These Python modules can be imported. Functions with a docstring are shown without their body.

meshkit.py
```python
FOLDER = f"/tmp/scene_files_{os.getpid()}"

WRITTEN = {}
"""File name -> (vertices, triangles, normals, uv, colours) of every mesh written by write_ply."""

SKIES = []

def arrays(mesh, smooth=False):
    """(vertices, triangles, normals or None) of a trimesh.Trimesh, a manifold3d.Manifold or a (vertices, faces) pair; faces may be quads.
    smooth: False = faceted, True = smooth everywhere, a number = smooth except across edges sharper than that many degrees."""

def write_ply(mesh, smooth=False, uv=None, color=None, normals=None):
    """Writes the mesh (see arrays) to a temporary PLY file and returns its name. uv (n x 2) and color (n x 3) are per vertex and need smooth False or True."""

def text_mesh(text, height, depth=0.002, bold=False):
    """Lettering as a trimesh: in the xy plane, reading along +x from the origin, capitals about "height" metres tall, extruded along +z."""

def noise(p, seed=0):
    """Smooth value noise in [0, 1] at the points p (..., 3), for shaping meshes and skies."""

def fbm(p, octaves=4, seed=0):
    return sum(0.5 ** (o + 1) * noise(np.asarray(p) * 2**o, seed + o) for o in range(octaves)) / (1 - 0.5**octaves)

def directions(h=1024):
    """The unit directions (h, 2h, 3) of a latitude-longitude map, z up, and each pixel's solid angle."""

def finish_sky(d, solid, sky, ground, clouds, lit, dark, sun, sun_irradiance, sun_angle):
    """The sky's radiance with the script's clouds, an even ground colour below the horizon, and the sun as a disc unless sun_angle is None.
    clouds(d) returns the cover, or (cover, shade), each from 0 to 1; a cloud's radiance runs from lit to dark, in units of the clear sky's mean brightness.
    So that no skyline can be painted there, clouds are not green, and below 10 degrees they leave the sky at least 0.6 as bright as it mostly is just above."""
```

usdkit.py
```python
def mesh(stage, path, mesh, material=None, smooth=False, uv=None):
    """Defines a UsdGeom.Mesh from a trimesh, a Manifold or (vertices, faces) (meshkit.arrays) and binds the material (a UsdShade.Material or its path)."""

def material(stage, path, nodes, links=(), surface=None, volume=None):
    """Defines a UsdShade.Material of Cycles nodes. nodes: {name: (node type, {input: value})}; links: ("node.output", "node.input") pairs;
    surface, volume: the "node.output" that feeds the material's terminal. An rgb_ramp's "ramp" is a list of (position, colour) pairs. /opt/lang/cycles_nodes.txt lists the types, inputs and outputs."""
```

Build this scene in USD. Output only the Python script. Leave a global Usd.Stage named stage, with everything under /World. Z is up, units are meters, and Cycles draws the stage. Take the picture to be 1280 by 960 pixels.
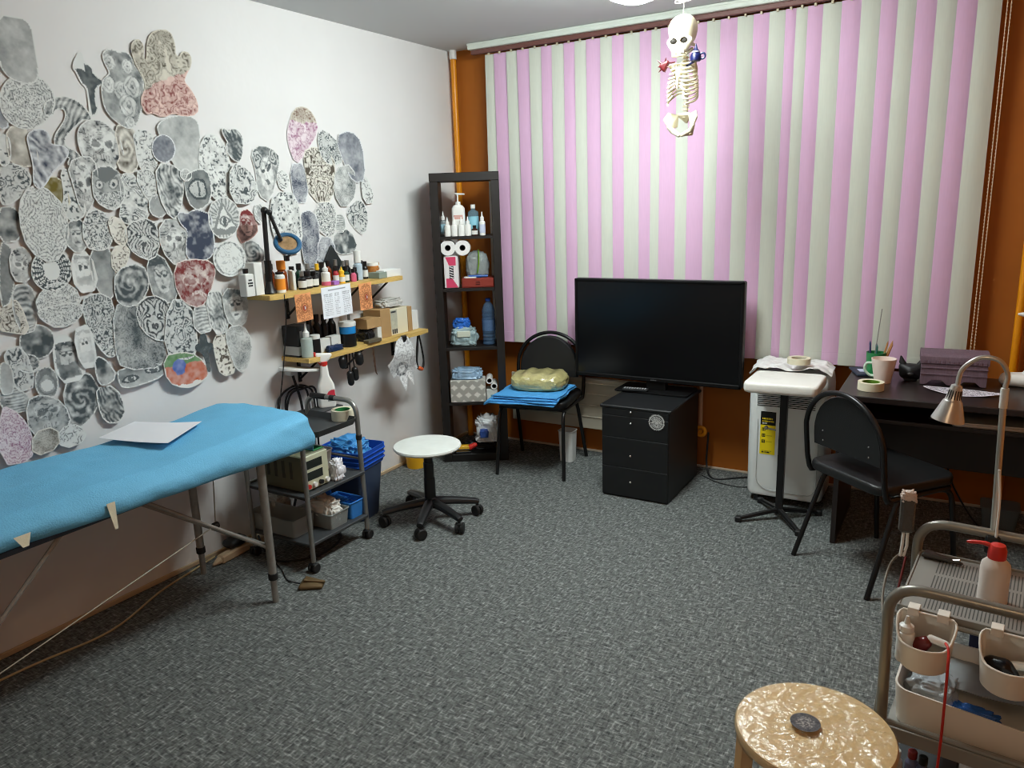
import math, random
import numpy as np, trimesh, manifold3d as m3
from scipy.spatial import Delaunay
from shapely.geometry import Polygon, LineString, Point
from shapely import contains_xy
from pxr import Usd, UsdGeom, UsdShade, UsdLux, Sdf, Gf, Vt
import usdkit
from meshkit import fbm, noise, text_mesh

stage = Usd.Stage.CreateInMemory()
UsdGeom.SetStageUpAxis(stage, 'Z')
UsdGeom.SetStageMetersPerUnit(stage, 1.0)
UsdGeom.Xform.Define(stage, '/World')

# ------------------------------------------------------------- camera, light, exposure
CAM = (3.0349, -4.4165, 1.6219)
YAW, PITCH, ROLL, FPX = 0.541244, 0.232627, -0.034211, 950.12
EXPOSURE = 0.0
LAMP = (1.70, -1.42, 2.445)          # long ceiling lamp near the window
LAMP_POWER = 60.0
UNSEEN_LAMP = (3.0, -5.2, 2.4)        # unseen warm lamp behind the camera, placed to lighten foreground and shadows
UNSEEN_LAMP_POWER = 26.0

def camera():
    cy, sy, cp, sp = math.cos(YAW), math.sin(YAW), math.cos(PITCH), math.sin(PITCH)
    f = np.array([-sy * cp, cy * cp, -sp]); r = np.array([cy, sy, 0.0]); u = np.cross(r, f)
    r2 = math.cos(ROLL) * r + math.sin(ROLL) * u; u2 = -math.sin(ROLL) * r + math.cos(ROLL) * u
    c = UsdGeom.Camera.Define(stage, '/World/camera')
    m = np.eye(4); m[0, :3] = r2; m[1, :3] = u2; m[2, :3] = -f; m[3, :3] = CAM
    c.AddTransformOp().Set(Gf.Matrix4d(*m.ravel().tolist()))
    c.CreateHorizontalApertureAttr(36.0); c.CreateVerticalApertureAttr(27.0)
    c.CreateFocalLengthAttr(36.0 * FPX / 1280.0)
    c.CreateClippingRangeAttr(Gf.Vec2f(0.05, 100))
    c.CreateExposureAttr(EXPOSURE)
camera()
# night outside the blinds: a very dim sky
dome = UsdLux.DomeLight.Define(stage, '/World/night_sky')
dome.CreateIntensityAttr(0.02); dome.CreateColorAttr(Gf.Vec3f(.4, .5, .8))

# ------------------------------------------------------------- materials
def lin(r, g=None, b=None):
    c = np.array([r, g, b] if g is not None else r, float) / 255.0
    return tuple(np.where(c <= .04045, c / 12.92, ((c + .055) / 1.055) ** 2.4))
_mats = {}
def M(name, col, rough=.5, metal=0., spec=.5, vary=0., vscale=8., bump=0., bscale=60., trans=0., coat=0., ior=1.5, stretch=None, emit=0., sub=0.):
    """principled material with optional noise variation and fine relief; col in sRGB 0-255"""
    if name in _mats: return _mats[name]
    c = lin(*col)
    n = {'p': ('principled_bsdf', dict(base_color=c, roughness=rough, metallic=metal, specular_ior_level=spec, ior=ior))}
    if trans: n['p'][1]['transmission_weight'] = trans
    if coat: n['p'][1].update(coat_weight=coat, coat_roughness=.08)
    if emit: n['p'][1].update(emission_color=c, emission_strength=emit)
    L = []
    if vary or bump:
        n['tc'] = ('texture_coordinate', {}); src = 'tc.object'
        if stretch:
            n['mp'] = ('mapping', dict(scale=stretch)); L.append(('tc.object', 'mp.vector')); src = 'mp.vector'
    if vary:
        n['nz'] = ('noise_texture', dict(scale=vscale, detail=4.0, roughness=.6)); L.append((src, 'nz.vector'))
        n['rp'] = ('rgb_ramp', dict(ramp=[(.25, tuple(x * (1 - vary) for x in c)), (.75, tuple(min(1, x * (1 + vary)) for x in c))]))
        L += [('nz.fac', 'rp.fac'), ('rp.color', 'p.base_color')]
    if bump:
        n['nb'] = ('noise_texture', dict(scale=bscale, detail=3.0)); L.append((src, 'nb.vector'))
        n['bp'] = ('bump', dict(strength=bump, distance=.01)); L += [('nb.fac', 'bp.height'), ('bp.normal', 'p.normal')]
    _mats[name] = usdkit.material(stage, '/World/Looks/' + name, n, L, surface='p.BSDF')
    return _mats[name]

def ink_mat(name, rough):
    if name not in _mats:
        _mats[name] = usdkit.material(stage, '/World/Looks/' + name, {'a': ('attribute', {'attribute': 'ink'}), 'p': ('principled_bsdf', dict(roughness=rough, specular_ior_level=.3))},
                                      [('a.color', 'p.base_color')], surface='p.BSDF')
    return _mats[name]
INK, GLOSSINK = ink_mat('printed_paper', .75), ink_mat('printed_film', .3)

def clear(name, col, opacity, rough=.15):
    """thin clear plastic: transparent mixed with a glossy plastic"""
    if name not in _mats:
        _mats[name] = usdkit.material(stage, '/World/Looks/' + name, {'t': ('transparent_bsdf', dict(color=tuple(.5 + .5 * x for x in lin(*col)))), 'p': ('principled_bsdf', dict(base_color=lin(*col), roughness=rough)),
                                      'm': ('mix_closure', dict(fac=opacity))}, [('t.BSDF', 'm.closure1'), ('p.BSDF', 'm.closure2')], surface='m.closure')
    return _mats[name]

# ------------------------------------------------------------- scene helpers
_used = {}
def numbered(parent, name):
    k = _used.get((parent, name), 0); _used[(parent, name)] = k + 1
    return parent + '/' + (name if k == 0 else '%s_%03d' % (name, k))
def tag(prim, label=None, cat=None, group=None, kind=None):
    for k, v in (('label', label), ('category', cat), ('group', group), ('kind', kind)):
        if v: prim.SetCustomDataByKey(k, v)
class Thing:
    """an Xform at the thing's base; its parts are meshes below it"""
    def __init__(s, name, label, cat, loc=(0, 0, 0), rz=0., group=None, kind=None):
        s.path = numbered('/World', name)
        x = UsdGeom.Xform.Define(stage, s.path); x.AddTranslateOp().Set(Gf.Vec3d(*map(float, loc)))
        if rz: x.AddRotateZOp().Set(float(rz))
        s.prim = x.GetPrim(); s.args = (name, cat, group)
        tag(s.prim, label, cat, group, kind)
    def part(s, name, mesh, mat, smooth=35, label=None, under=None, kind=None):
        p = numbered(under or s.path, name)
        put(p, mesh, mat, smooth)
        tag(stage.GetPrimAtPath(p), label, kind=kind)
        return p
    def copy(s, loc, rz=0., label=None, group=None):
        name, cat, g = s.args
        p = numbered('/World', name)
        x = UsdGeom.Xform.Define(stage, p); x.AddTranslateOp().Set(Gf.Vec3d(*map(float, loc)))
        if rz: x.AddRotateZOp().Set(float(rz))
        x.GetPrim().GetReferences().AddInternalReference(s.path); x.GetPrim().SetInstanceable(True)
        tag(x.GetPrim(), label, cat, group or g)
def put(path, mesh, mat, smooth=35):
    if isinstance(mesh, Sheet):
        m = usdkit.mesh(stage, path, (mesh.v, mesh.f), mat, True)
        UsdGeom.PrimvarsAPI(m).CreatePrimvar('ink', Sdf.ValueTypeNames.Color3fArray, 'vertex').Set(Vt.Vec3fArray.FromNumpy(mesh.c.astype(np.float32)))
        return m
    return usdkit.mesh(stage, path, mesh, mat, smooth)
def single(name, label, cat, mesh, mat, loc=(0, 0, 0), rz=0., group=None, kind=None, smooth=35):
    p = numbered('/World', name)
    m = put(p, mesh, mat, smooth)
    m.AddTranslateOp().Set(Gf.Vec3d(*map(float, loc)))
    if rz: m.AddRotateZOp().Set(float(rz))
    tag(m.GetPrim(), label, cat, group, kind)
    return m.GetPrim()
def structure(name, mesh, mat, label, smooth=False):
    return single(name, label, name.split('_')[0], mesh, mat, kind='structure', smooth=smooth)

# ------------------------------------------------------------- shape helpers
def cat(*ms): return trimesh.util.concatenate([m for m in ms if m is not None])
def hull(pts): return trimesh.convex.convex_hull(np.asarray(pts, float))
def mv(m, x=0, y=0, z=0): m = m.copy(); m.apply_translation((x, y, z)); return m
def rot(m, deg, ax, p=(0, 0, 0)): m = m.copy(); m.apply_transform(trimesh.transformations.rotation_matrix(math.radians(deg), ax, p)); return m
def box(x0, y0, z0, x1, y1, z1, c=.003):
    """box with chamfered edges"""
    c = min(c, .45 * min(x1 - x0, y1 - y0, z1 - z0))
    if c <= 0: return mv(trimesh.creation.box((x1 - x0, y1 - y0, z1 - z0)), (x0 + x1) / 2, (y0 + y1) / 2, (z0 + z1) / 2)
    P = []
    for sx in (0, 1):
        for sy in (0, 1):
            for sz in (0, 1):
                X, Y, Z = (x0, x1)[sx], (y0, y1)[sy], (z0, z1)[sz]; a, b, d = (1 - 2 * sx) * c, (1 - 2 * sy) * c, (1 - 2 * sz) * c
                P += [(X, Y + b, Z + d), (X + a, Y, Z + d), (X + a, Y + b, Z)]
    return hull(P)
def rrect(w, d, r, n=5):
    P = []
    for cx, cy, a0 in ((w / 2 - r, d / 2 - r, 0), (-w / 2 + r, d / 2 - r, 90), (-w / 2 + r, -d / 2 + r, 180), (w / 2 - r, -d / 2 + r, 270)):
        for k in range(n + 1):
            a = math.radians(a0 + 90 * k / n); P.append((cx + r * math.cos(a), cy + r * math.sin(a)))
    return np.array(P)
def loft(sections, cap=True):
    """sections: equal-length closed loops of 3-D points"""
    S = np.asarray(sections, float); k, n = S.shape[:2]
    v = S.reshape(-1, 3); f = []
    for i in range(k - 1):
        a = i * n + np.arange(n); b = i * n + (np.arange(n) + 1) % n
        f += [np.stack([a, b, b + n], 1), np.stack([a, b + n, a + n], 1)]
    f = np.vstack(f)
    if cap:
        v = np.vstack([v, S[0].mean(0), S[-1].mean(0)]); i0, i1 = len(v) - 2, len(v) - 1
        a = np.arange(n); b = (a + 1) % n
        f = np.vstack([f, np.stack([b, a, np.full(n, i0)], 1), np.stack([a + (k - 1) * n, b + (k - 1) * n, np.full(n, i1)], 1)])
    return trimesh.Trimesh(v, f, process=False)
def slab(poly, z0, z1, b=.004):
    """polygon prism with rounded edges; poly: ccw loop"""
    P = np.asarray(poly, float); c = P.mean(0)
    def at(s, z):
        d = P - c; L = np.linalg.norm(d, axis=1, keepdims=True); return np.column_stack([c + d * (1 - s / np.maximum(L, 1e-6)), np.full(len(P), z)])
    return loft([at(b, z0), at(b * .3, z0 + b * .3), at(0, z0 + b), at(0, z1 - b), at(b * .3, z1 - b * .3), at(b, z1)])
def lathe(prof, n=20):
    """closed lathe from (r, z) rows, bottom to top"""
    a = np.arange(n) * 2 * math.pi / n
    return loft([np.column_stack([r * np.cos(a), r * np.sin(a), np.full(n, z)]) for r, z in ((max(r, 1e-4), z) for r, z in prof)])
def smoothpath(P, n=8, closed=False):
    """Catmull-Rom through the points"""
    P = np.asarray(P, float)
    Q = np.vstack([P[-1], P, P[0], P[1]]) if closed else np.vstack([2 * P[0] - P[1], P, 2 * P[-1] - P[-2]])
    out = []
    for i in range(1, len(Q) - 2):
        p0, p1, p2, p3 = Q[i - 1:i + 3]
        for t in np.arange(n) / n:
            out.append(.5 * (2 * p1 + (p2 - p0) * t + (2 * p0 - 5 * p1 + 4 * p2 - p3) * t * t + (3 * p1 - p0 - 3 * p2 + p3) * t ** 3))
    if not closed: out.append(P[-1])
    return np.array(out)
def bend(P, r, n=5):
    """polyline with its corners rounded by radius r"""
    P = np.asarray(P, float); out = [P[0]]
    for a, b, c in zip(P[:-2], P[1:-1], P[2:]):
        u, w = (a - b), (c - b); lu, lw = np.linalg.norm(u), np.linalg.norm(w); s = min(r, lu * .49, lw * .49)
        p, q = b + u / lu * s, b + w / lw * s
        for t in np.linspace(0, 1, n + 1): out.append((1 - t) ** 2 * p + 2 * t * (1 - t) * b + t * t * q)
    out.append(P[-1]); return np.array(out)
def tube(P, r, n=8, closed=False, flat=1.):
    P = np.asarray(P, float); T = np.gradient(P, axis=0)
    if closed: T = np.roll(P, -1, 0) - np.roll(P, 1, 0)
    T /= np.maximum(np.linalg.norm(T, axis=1, keepdims=True), 1e-9)
    u = np.cross(T[0], (0, 0, 1.) if abs(T[0][2]) < .9 else (1., 0, 0)); u /= np.linalg.norm(u)
    a = np.arange(n) * 2 * math.pi / n; S = []
    R = np.broadcast_to(np.asarray(r, float), (len(P),))
    for p, t, rr in zip(P, T, R):
        u = u - t * (u @ t); u /= np.linalg.norm(u); w = np.cross(t, u)
        S.append(p + rr * (np.cos(a)[:, None] * u + flat * np.sin(a)[:, None] * w))
    if closed: S.append(S[0])
    return loft(S, cap=not closed)
def rod(a, b, r, r2=None, n=10): return tube([a, b], [r, r if r2 is None else r2], n)
def ball(c, r, n=2, s=(1, 1, 1)):
    m = trimesh.creation.icosphere(n, 1.0); m.vertices = m.vertices * (np.asarray(s) * r) + c; return m
def ring(c, R, r, n=24, m=8, ax=None, flat=1.):
    a = np.arange(n) * 2 * math.pi / n
    t = tube(np.column_stack([R * np.cos(a), R * np.sin(a), 0 * a]), r, m, True, flat)
    if ax is not None: t.apply_transform(trimesh.geometry.align_vectors((0, 0, 1), ax))
    return mv(t, *c)
def cyl(r, z0, z1, n=20, b=.002, x=0, y=0): return mv(lathe([(r - b, z0), (r, z0 + b), (r, z1 - b), (r - b, z1)], n), x, y)
def cup(R, z0, z1, t=.003, r0=None, n=24):
    """open vessel: outside up, inside down"""
    r0 = R if r0 is None else r0
    return lathe([(r0, z0), (R, z1), (R - t, z1), (r0 - t, z0 + t)], n)
def tray(w, d, h, t=.004, r=.01, taper=0.):
    """open rounded tray, base at z=0"""
    o0, o1 = rrect(w - taper, d - taper, r), rrect(w, d, r); i1, i0 = rrect(w - 2 * t, d - 2 * t, max(r - t, .001)), rrect(w - taper - 2 * t, d - taper - 2 * t, max(r - t, .001))
    z = lambda p, h: np.column_stack([p, np.full(len(p), h)])
    return loft([z(o0, 0), z(o1, h), z(i1, h), z(i0, t)])
def uni(*ms):
    out = None
    for m in ms:
        k = m if isinstance(m, m3.Manifold) else m3.Manifold(m3.Mesh(np.asarray(m.vertices, np.float32), np.asarray(m.faces, np.uint32)))
        out = k if out is None else out + k
    return out
def solid(m):
    m = trimesh.Trimesh(m.vertices, m.faces, process=True)
    if m.volume < 0: m.invert()
    return m3.Manifold(m3.Mesh(np.asarray(m.vertices, np.float32), np.asarray(m.faces, np.uint32)))
def tm(k):
    m = k.to_mesh(); return trimesh.Trimesh(m.vert_properties[:, :3], m.tri_verts, process=True)
def hs(pts, n=12):
    """hull of spheres (x, y, z, r)"""
    return m3.Manifold.batch_hull([m3.Manifold.sphere(p[3], n).translate(p[:3]) for p in pts])
def crumple(w, d, h, seed, amp=.25, n=26, pw=.6, sharp=5.):
    """a crumpled bag or cloth lump: base at z=0"""
    m = trimesh.creation.icosphere(4, 1.0); v = m.vertices
    s = np.sign(v) * np.abs(v) ** pw
    k = 1 + amp * (2 * np.abs(fbm(v * sharp * .5 + seed, 4, seed) - .5) * 2 - .45) + amp * .5 * (fbm(v * sharp + seed, 3, seed + 5) - .5)
    s = s * k[:, None]; s[:, 2] = np.maximum(s[:, 2], -.75); s -= [0, 0, s[:, 2].min()]
    s = s / [np.ptp(s[:, 0]), np.ptp(s[:, 1]), np.ptp(s[:, 2])]
    m.vertices = s * [w, d, h]; return m
def cloth(w, d, fn, nx=40, ny=40, t=.002):
    """thick sheet over [-w/2,w/2]x[-d/2,d/2]; fn(x,y)->(x,y,z)"""
    x, y = np.meshgrid(np.linspace(-w / 2, w / 2, nx), np.linspace(-d / 2, d / 2, ny), indexing='ij')
    return surf(*fn(x, y), t)
def surf(X, Y, Z, t=.002):
    nx, ny = X.shape; P = np.stack([X, Y, Z], -1)
    N = np.cross(np.gradient(P, axis=0), np.gradient(P, axis=1)); N /= np.maximum(np.linalg.norm(N, axis=-1, keepdims=True), 1e-9)
    top, bot = P.reshape(-1, 3), (P - N * t).reshape(-1, 3); i = np.arange(nx * ny).reshape(nx, ny); k = nx * ny
    a, b, c, d = (q.ravel() for q in (i[:-1, :-1], i[1:, :-1], i[1:, 1:], i[:-1, 1:]))
    f = [np.stack([a, b, c], 1), np.stack([a, c, d], 1), np.stack([a, c, b], 1) + k, np.stack([a, d, c], 1) + k]
    e = np.concatenate([i[:, 0], i[-1, 1:], i[-2::-1, -1], i[0, -2:0:-1]]); g = np.roll(e, -1)
    f += [np.stack([g, e, e + k], 1), np.stack([g, e + k, g + k], 1)]
    return trimesh.Trimesh(np.vstack([top, bot]), np.vstack(f), process=False)

class Sheet:
    """printed sheet: a triangulated outline with a colour per vertex"""
    def __init__(s, poly, h, paint, to3):
        pg = Polygon(poly).buffer(0)
        if pg.geom_type != 'Polygon': pg = max(pg.geoms, key=lambda g: g.area)
        L = pg.exterior.length; n = max(12, int(L / h))
        B = np.array([pg.exterior.interpolate(L * k / n).coords[0] for k in range(n)])
        x0, y0, x1, y1 = pg.bounds
        gx, gy = np.meshgrid(np.arange(x0 + h / 2, x1, h), np.arange(y0 + h / 2, y1, h)); G = np.column_stack([gx.ravel(), gy.ravel()])
        inn = pg.buffer(-.45 * h); G = G[contains_xy(inn, G[:, 0], G[:, 1])] if not inn.is_empty else G[:0]
        P = np.vstack([B, G]); tri = Delaunay(P).simplices; c = P[tri].mean(1)
        tri = tri[contains_xy(pg.buffer(h * .02), c[:, 0], c[:, 1])]
        a, b, d = P[tri[:, 0]], P[tri[:, 1]], P[tri[:, 2]]
        neg = ((b - a)[:, 0] * (d - a)[:, 1] - (b - a)[:, 1] * (d - a)[:, 0]) < 0; tri[neg] = tri[neg][:, ::-1]
        from shapely import points, distance
        dist = distance(points(P[:, 0], P[:, 1]), pg.exterior)
        u, v = 2 * (P[:, 0] - x0) / (x1 - x0) - 1, 2 * (P[:, 1] - y0) / (y1 - y0) - 1
        s.c = np.clip(paint(u, v, dist, P), 0, 1); s.v = to3(P, u, v, dist); s.f = tri
def rect(w, h): return [(-w / 2, -h / 2), (w / 2, -h / 2), (w / 2, h / 2), (-w / 2, h / 2)]
def onto(o, eu, ev, bow=0.):
    o, eu, ev = (np.asarray(q, float) for q in (o, eu, ev)); nn = np.cross(eu, ev)
    return lambda P, u, v, d: o + P[:, :1] * eu + P[:, 1:] * ev + (bow * (1 - u * u))[:, None] * nn
def mixc(dark, paper, ink): return np.asarray(paper) * (1 - dark[:, None]) + np.asarray(ink) * dark[:, None]
# ================================================================= the setting
W, D, H = 3.75, -5.7, 2.6
def floor_mat():
    n = {'g': ('geometry', {})}
    L = []
    for k, (sc, sd) in enumerate((((26, 130, 1), 0), ((130, 26, 1), 7), ((60, 60, 1), 3))):
        n['m%d' % k] = ('mapping', dict(scale=sc, location=(sd, sd, 0), rotation=(0, 0, .5)))
        n['n%d' % k] = ('noise_texture', dict(scale=1.0, detail=2.0, roughness=.55))
        L += [('g.position', 'm%d.vector' % k), ('m%d.vector' % k, 'n%d.vector' % k)]
    base, dk, lt = lin(101, 105, 103), lin(46, 50, 50), lin(164, 168, 165)
    n['r0'] = ('rgb_ramp', dict(ramp=[(0, dk), (.36, dk), (.45, base), (.57, base), (.66, lt), (1, lt)]))
    n['r1'] = ('rgb_ramp', dict(ramp=[(0, dk), (.36, dk), (.45, base), (.57, base), (.66, lt), (1, lt)]))
    n['x'] = ('mix_color', dict(fac=.5)); n['r2'] = ('rgb_ramp', dict(ramp=[(.3, (.55, .55, .55)), (.7, (1.35, 1.35, 1.35))])); n['y'] = ('mix_color', dict(blend_type='multiply', fac=1.0, use_clamp=False))
    n['b'] = ('bump', dict(strength=.25, distance=.004)); n['p'] = ('principled_bsdf', dict(roughness=.75, specular_ior_level=.3))
    L += [('n0.fac', 'r0.fac'), ('n1.fac', 'r1.fac'), ('r0.color', 'x.a'), ('r1.color', 'x.b'), ('n2.fac', 'r2.fac'), ('x.result', 'y.a'), ('r2.color', 'y.b'), ('y.result', 'p.base_color'), ('n0.fac', 'b.height'), ('b.normal', 'p.normal')]
    return usdkit.material(stage, '/World/Looks/speckled_floor', n, L, surface='p.BSDF')
WHITEWALL = M('white_wall', (226, 226, 225), .85, bump=.08, bscale=25, vary=.02, vscale=3)
ORANGE = M('orange_wall', (168, 94, 12), .7, bump=.08, bscale=30, vary=.06, vscale=3)
CEIL = M('ceiling_paint', (208, 211, 211), .9)
BEIGE = M('beige_trim', (196, 172, 140), .6)
WPLAST = M('white_plastic', (228, 229, 226), .4)
BLACK = M('black_plastic', (22, 23, 24), .4)
structure('floor', box(-.1, D - .1, -.1, W + .1, .1, 0, 0), floor_mat(), 'grey floor covering with short light and dark woven flecks')
structure('ceiling', box(-.1, D - .1, H, W + .1, .3, H + .1, 0), CEIL, 'plain off-white ceiling')
structure('wall_left', box(-.1, D - .1, 0, 0, .1, H, 0), WHITEWALL, 'white painted wall carrying the paper drawings')
wx0, wx1, wz0, wz1 = .5, 2.95, .8, 2.4
structure('wall_back', cat(box(0, 0, 0, wx0, .3, H, 0), box(wx1, 0, 0, W, .3, H, 0), box(wx0, 0, 0, wx1, .3, wz0, 0), box(wx0, 0, wz1, wx1, .3, H, 0)), ORANGE, 'orange painted wall behind the striped blind')
structure('wall_right', box(W, D - .1, 0, W + .1, .3, H, 0), ORANGE, 'orange painted side wall out of view, warming the shadows by bounce')  # out of view; its orange bounces warm light into the shadows
structure('wall_front', box(-.1, D - .1, 0, W + .1, D, H, 0), WHITEWALL, 'unseen wall at the door end, kept white to soften orange bounce')  # out of view; white chosen to lessen the orange bounce
structure('baseboard_left', box(0, -4.2, 0, .012, -.02, .022, .003), BEIGE, 'thin beige strip along the foot of the white wall')
structure('baseboard_back', box(.02, -.014, 0, 3.7, 0, .012, .002), M('pale_strip', (205, 190, 170), .7), 'thin pale strip along the foot of the orange wall')
wn = Thing('window_1', 'white framed window hidden behind the striped blind', 'window', (0, 0, 0), kind='structure')
fr = cat(*[box(a, .1, wz0, a + .06, .17, wz1) for a in (wx0, 1.27, 2.12, wx1 - .06)], box(wx0, .1, wz0, wx1, .17, wz0 + .06), box(wx0, .1, wz1 - .06, wx1, .17, wz1))
wn.part('window_frame', fr, WPLAST)
for a, b in ((wx0 + .06, 1.27), (1.33, 2.12), (2.18, wx1 - .06)):
    wn.part('pane', box(a, .13, wz0 + .06, b, .136, wz1 - .06, 0), clear('window_glass', (200, 210, 210), .08, .03))
PIPE = M('orange_pipe', (226, 142, 12), .35)
for x, lb in ((.045, 'orange heating pipe in the corner beside the white wall'), (3.275, 'orange heating pipe at the far right behind the desk')):
    t = Thing('heating_pipe', lb, 'pipe', (x, -.045, 0))
    t.part('pipe', cyl(.019, 0, 2.545, 16), PIPE); t.part('collar', cyl(.024, 2.545, 2.6, 16), WPLAST)

# ----------------------------------------------------------------- ceiling lamp near the window
def ceiling_lamp(loc, power, label, half, col=(.9, .985, .97)):
    t = Thing('ceiling_lamp', label, 'ceiling lamp', (loc[0], loc[1], 0))
    z, L = loc[2], half
    def cs(r, zz): # capsule outline along y
        a = np.linspace(0, math.pi, 13); c = np.column_stack([r * np.cos(a), L + r * np.sin(a)]); c = np.vstack([c, -c]); return np.column_stack([c, np.full(len(c), zz)])
    t.part('base_plate', loft([cs(.15, H - .02), cs(.155, H - .012), cs(.155, H - .001)]), WPLAST)
    dome = loft([cs(.005, z), cs(.05, z + .004), cs(.10, z + .022), cs(.13, z + .052), cs(.14, H - .03), cs(.135, H - .02)])
    t.part('glass_cover', dome, usdkit.material(stage, '/World/Looks/lamp_glow_%d' % (power * 10), {'e': ('emission', dict(color=col, strength=power))}, [], surface='e.emission'), True)
ceiling_lamp(LAMP, LAMP_POWER, 'bright long ceiling lamp beside the hanging skeleton', .36)
ceiling_lamp(UNSEEN_LAMP, UNSEEN_LAMP_POWER, 'unseen warm ceiling lamp at the door end, lightening foreground and shadows', .001, (1.0, .68, .40))

# ----------------------------------------------------------------- vertical blind
VX = [0.335, 0.399, 0.489, 0.566, 0.65, 0.732, 0.802, 0.882, 0.953, 1.028, 1.117, 1.189, 1.26, 1.355, 1.424, 1.477, 1.57, 1.64, 1.734, 1.805, 1.894, 1.976, 2.056, 2.135, 2.186, 2.241, 2.312, 2.398, 2.486, 2.572, 2.645, 2.724, 2.808, 2.89, 2.971, 3.066]
bl = Thing('vertical_blind', 'wide vertical blind of alternating pink and cream fabric strips across the window', 'blind', (0, 0, 0))
bl.part('headrail', cat(box(.235, -.165, 2.562, 3.16, -.09, 2.599, .004), box(.235, -.168, 2.585, 3.16, -.163, 2.597, .001)), M('rail_white', (214, 222, 212), .5), label='white headrail fixed to the ceiling')
bl.part('track', box(.245, -.14, 2.536, 3.15, -.105, 2.562, .003), M('rail_brown', (112, 72, 66), .5), label='brown track under the headrail')
fab = [M('cream_fabric', (205, 209, 197), .85, bump=.12, bscale=220, vary=.03, vscale=20, stretch=(8, 8, .6)), M('pink_fabric', (216, 176, 208), .85, bump=.12, bscale=220, vary=.03, vscale=20, stretch=(8, 8, .6))]
clipm = M('clip_beige', (200, 190, 160), .5)
rg = random.Random(4)
for i in range(len(VX) - 1):
    a, b = VX[i], VX[i + 1]
    last = i == len(VX) - 2
    over = -.005 if i in (9, 12) else (0 if last else .014)
    sl = rg.uniform(-.004, .004)
    u = np.linspace(0, 1, 7)[:, None]; zz = np.array([[.728 + rg.uniform(-.006, .006), .79, 1.2, 1.7, 2.2, 2.528]])
    z = np.repeat(zz, 7, 0); w = b + over - a
    X = a + u * w + sl * (2.53 - z) * .6 - .012 * (2.53 - z) / 1.8 * (1 if i == 0 else 0)
    Y = -.118 + u * .016 - .006 * np.sin(math.pi * u) + .002 * np.sin(z * 3 + i) + 0 * X
    p = bl.part('vane', surf(X, Y, z, .0012), fab[i % 2], 40)
    bl.part('weight_pocket', surf(X[:, :2], Y[:, :2] - .0025, z[:, :2] + .001, .002), fab[i % 2], 40, under=p)
    bl.part('hook', box((a + b) / 2 - .006, -.126, 2.522, (a + b) / 2 + .006, -.118, 2.548, .001), clipm)
for dx, z0 in ((3.085, .8), (3.1, .7)):
    P = [(dx, -.125, 2.54), (dx + .003, -.128, 1.7), (dx, -.125, z0)]
    bl.part('pull_chain', cat(rod(P[0], P[1], .0018, n=6), rod(P[1], P[2], .0018, n=6), *[ball((dx + .0015, -.1265, z), .0034, 1) for z in np.arange(z0, 2.53, .016)]), M('chain_white', (214, 190, 150), .4), label='beaded pull chain')

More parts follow.
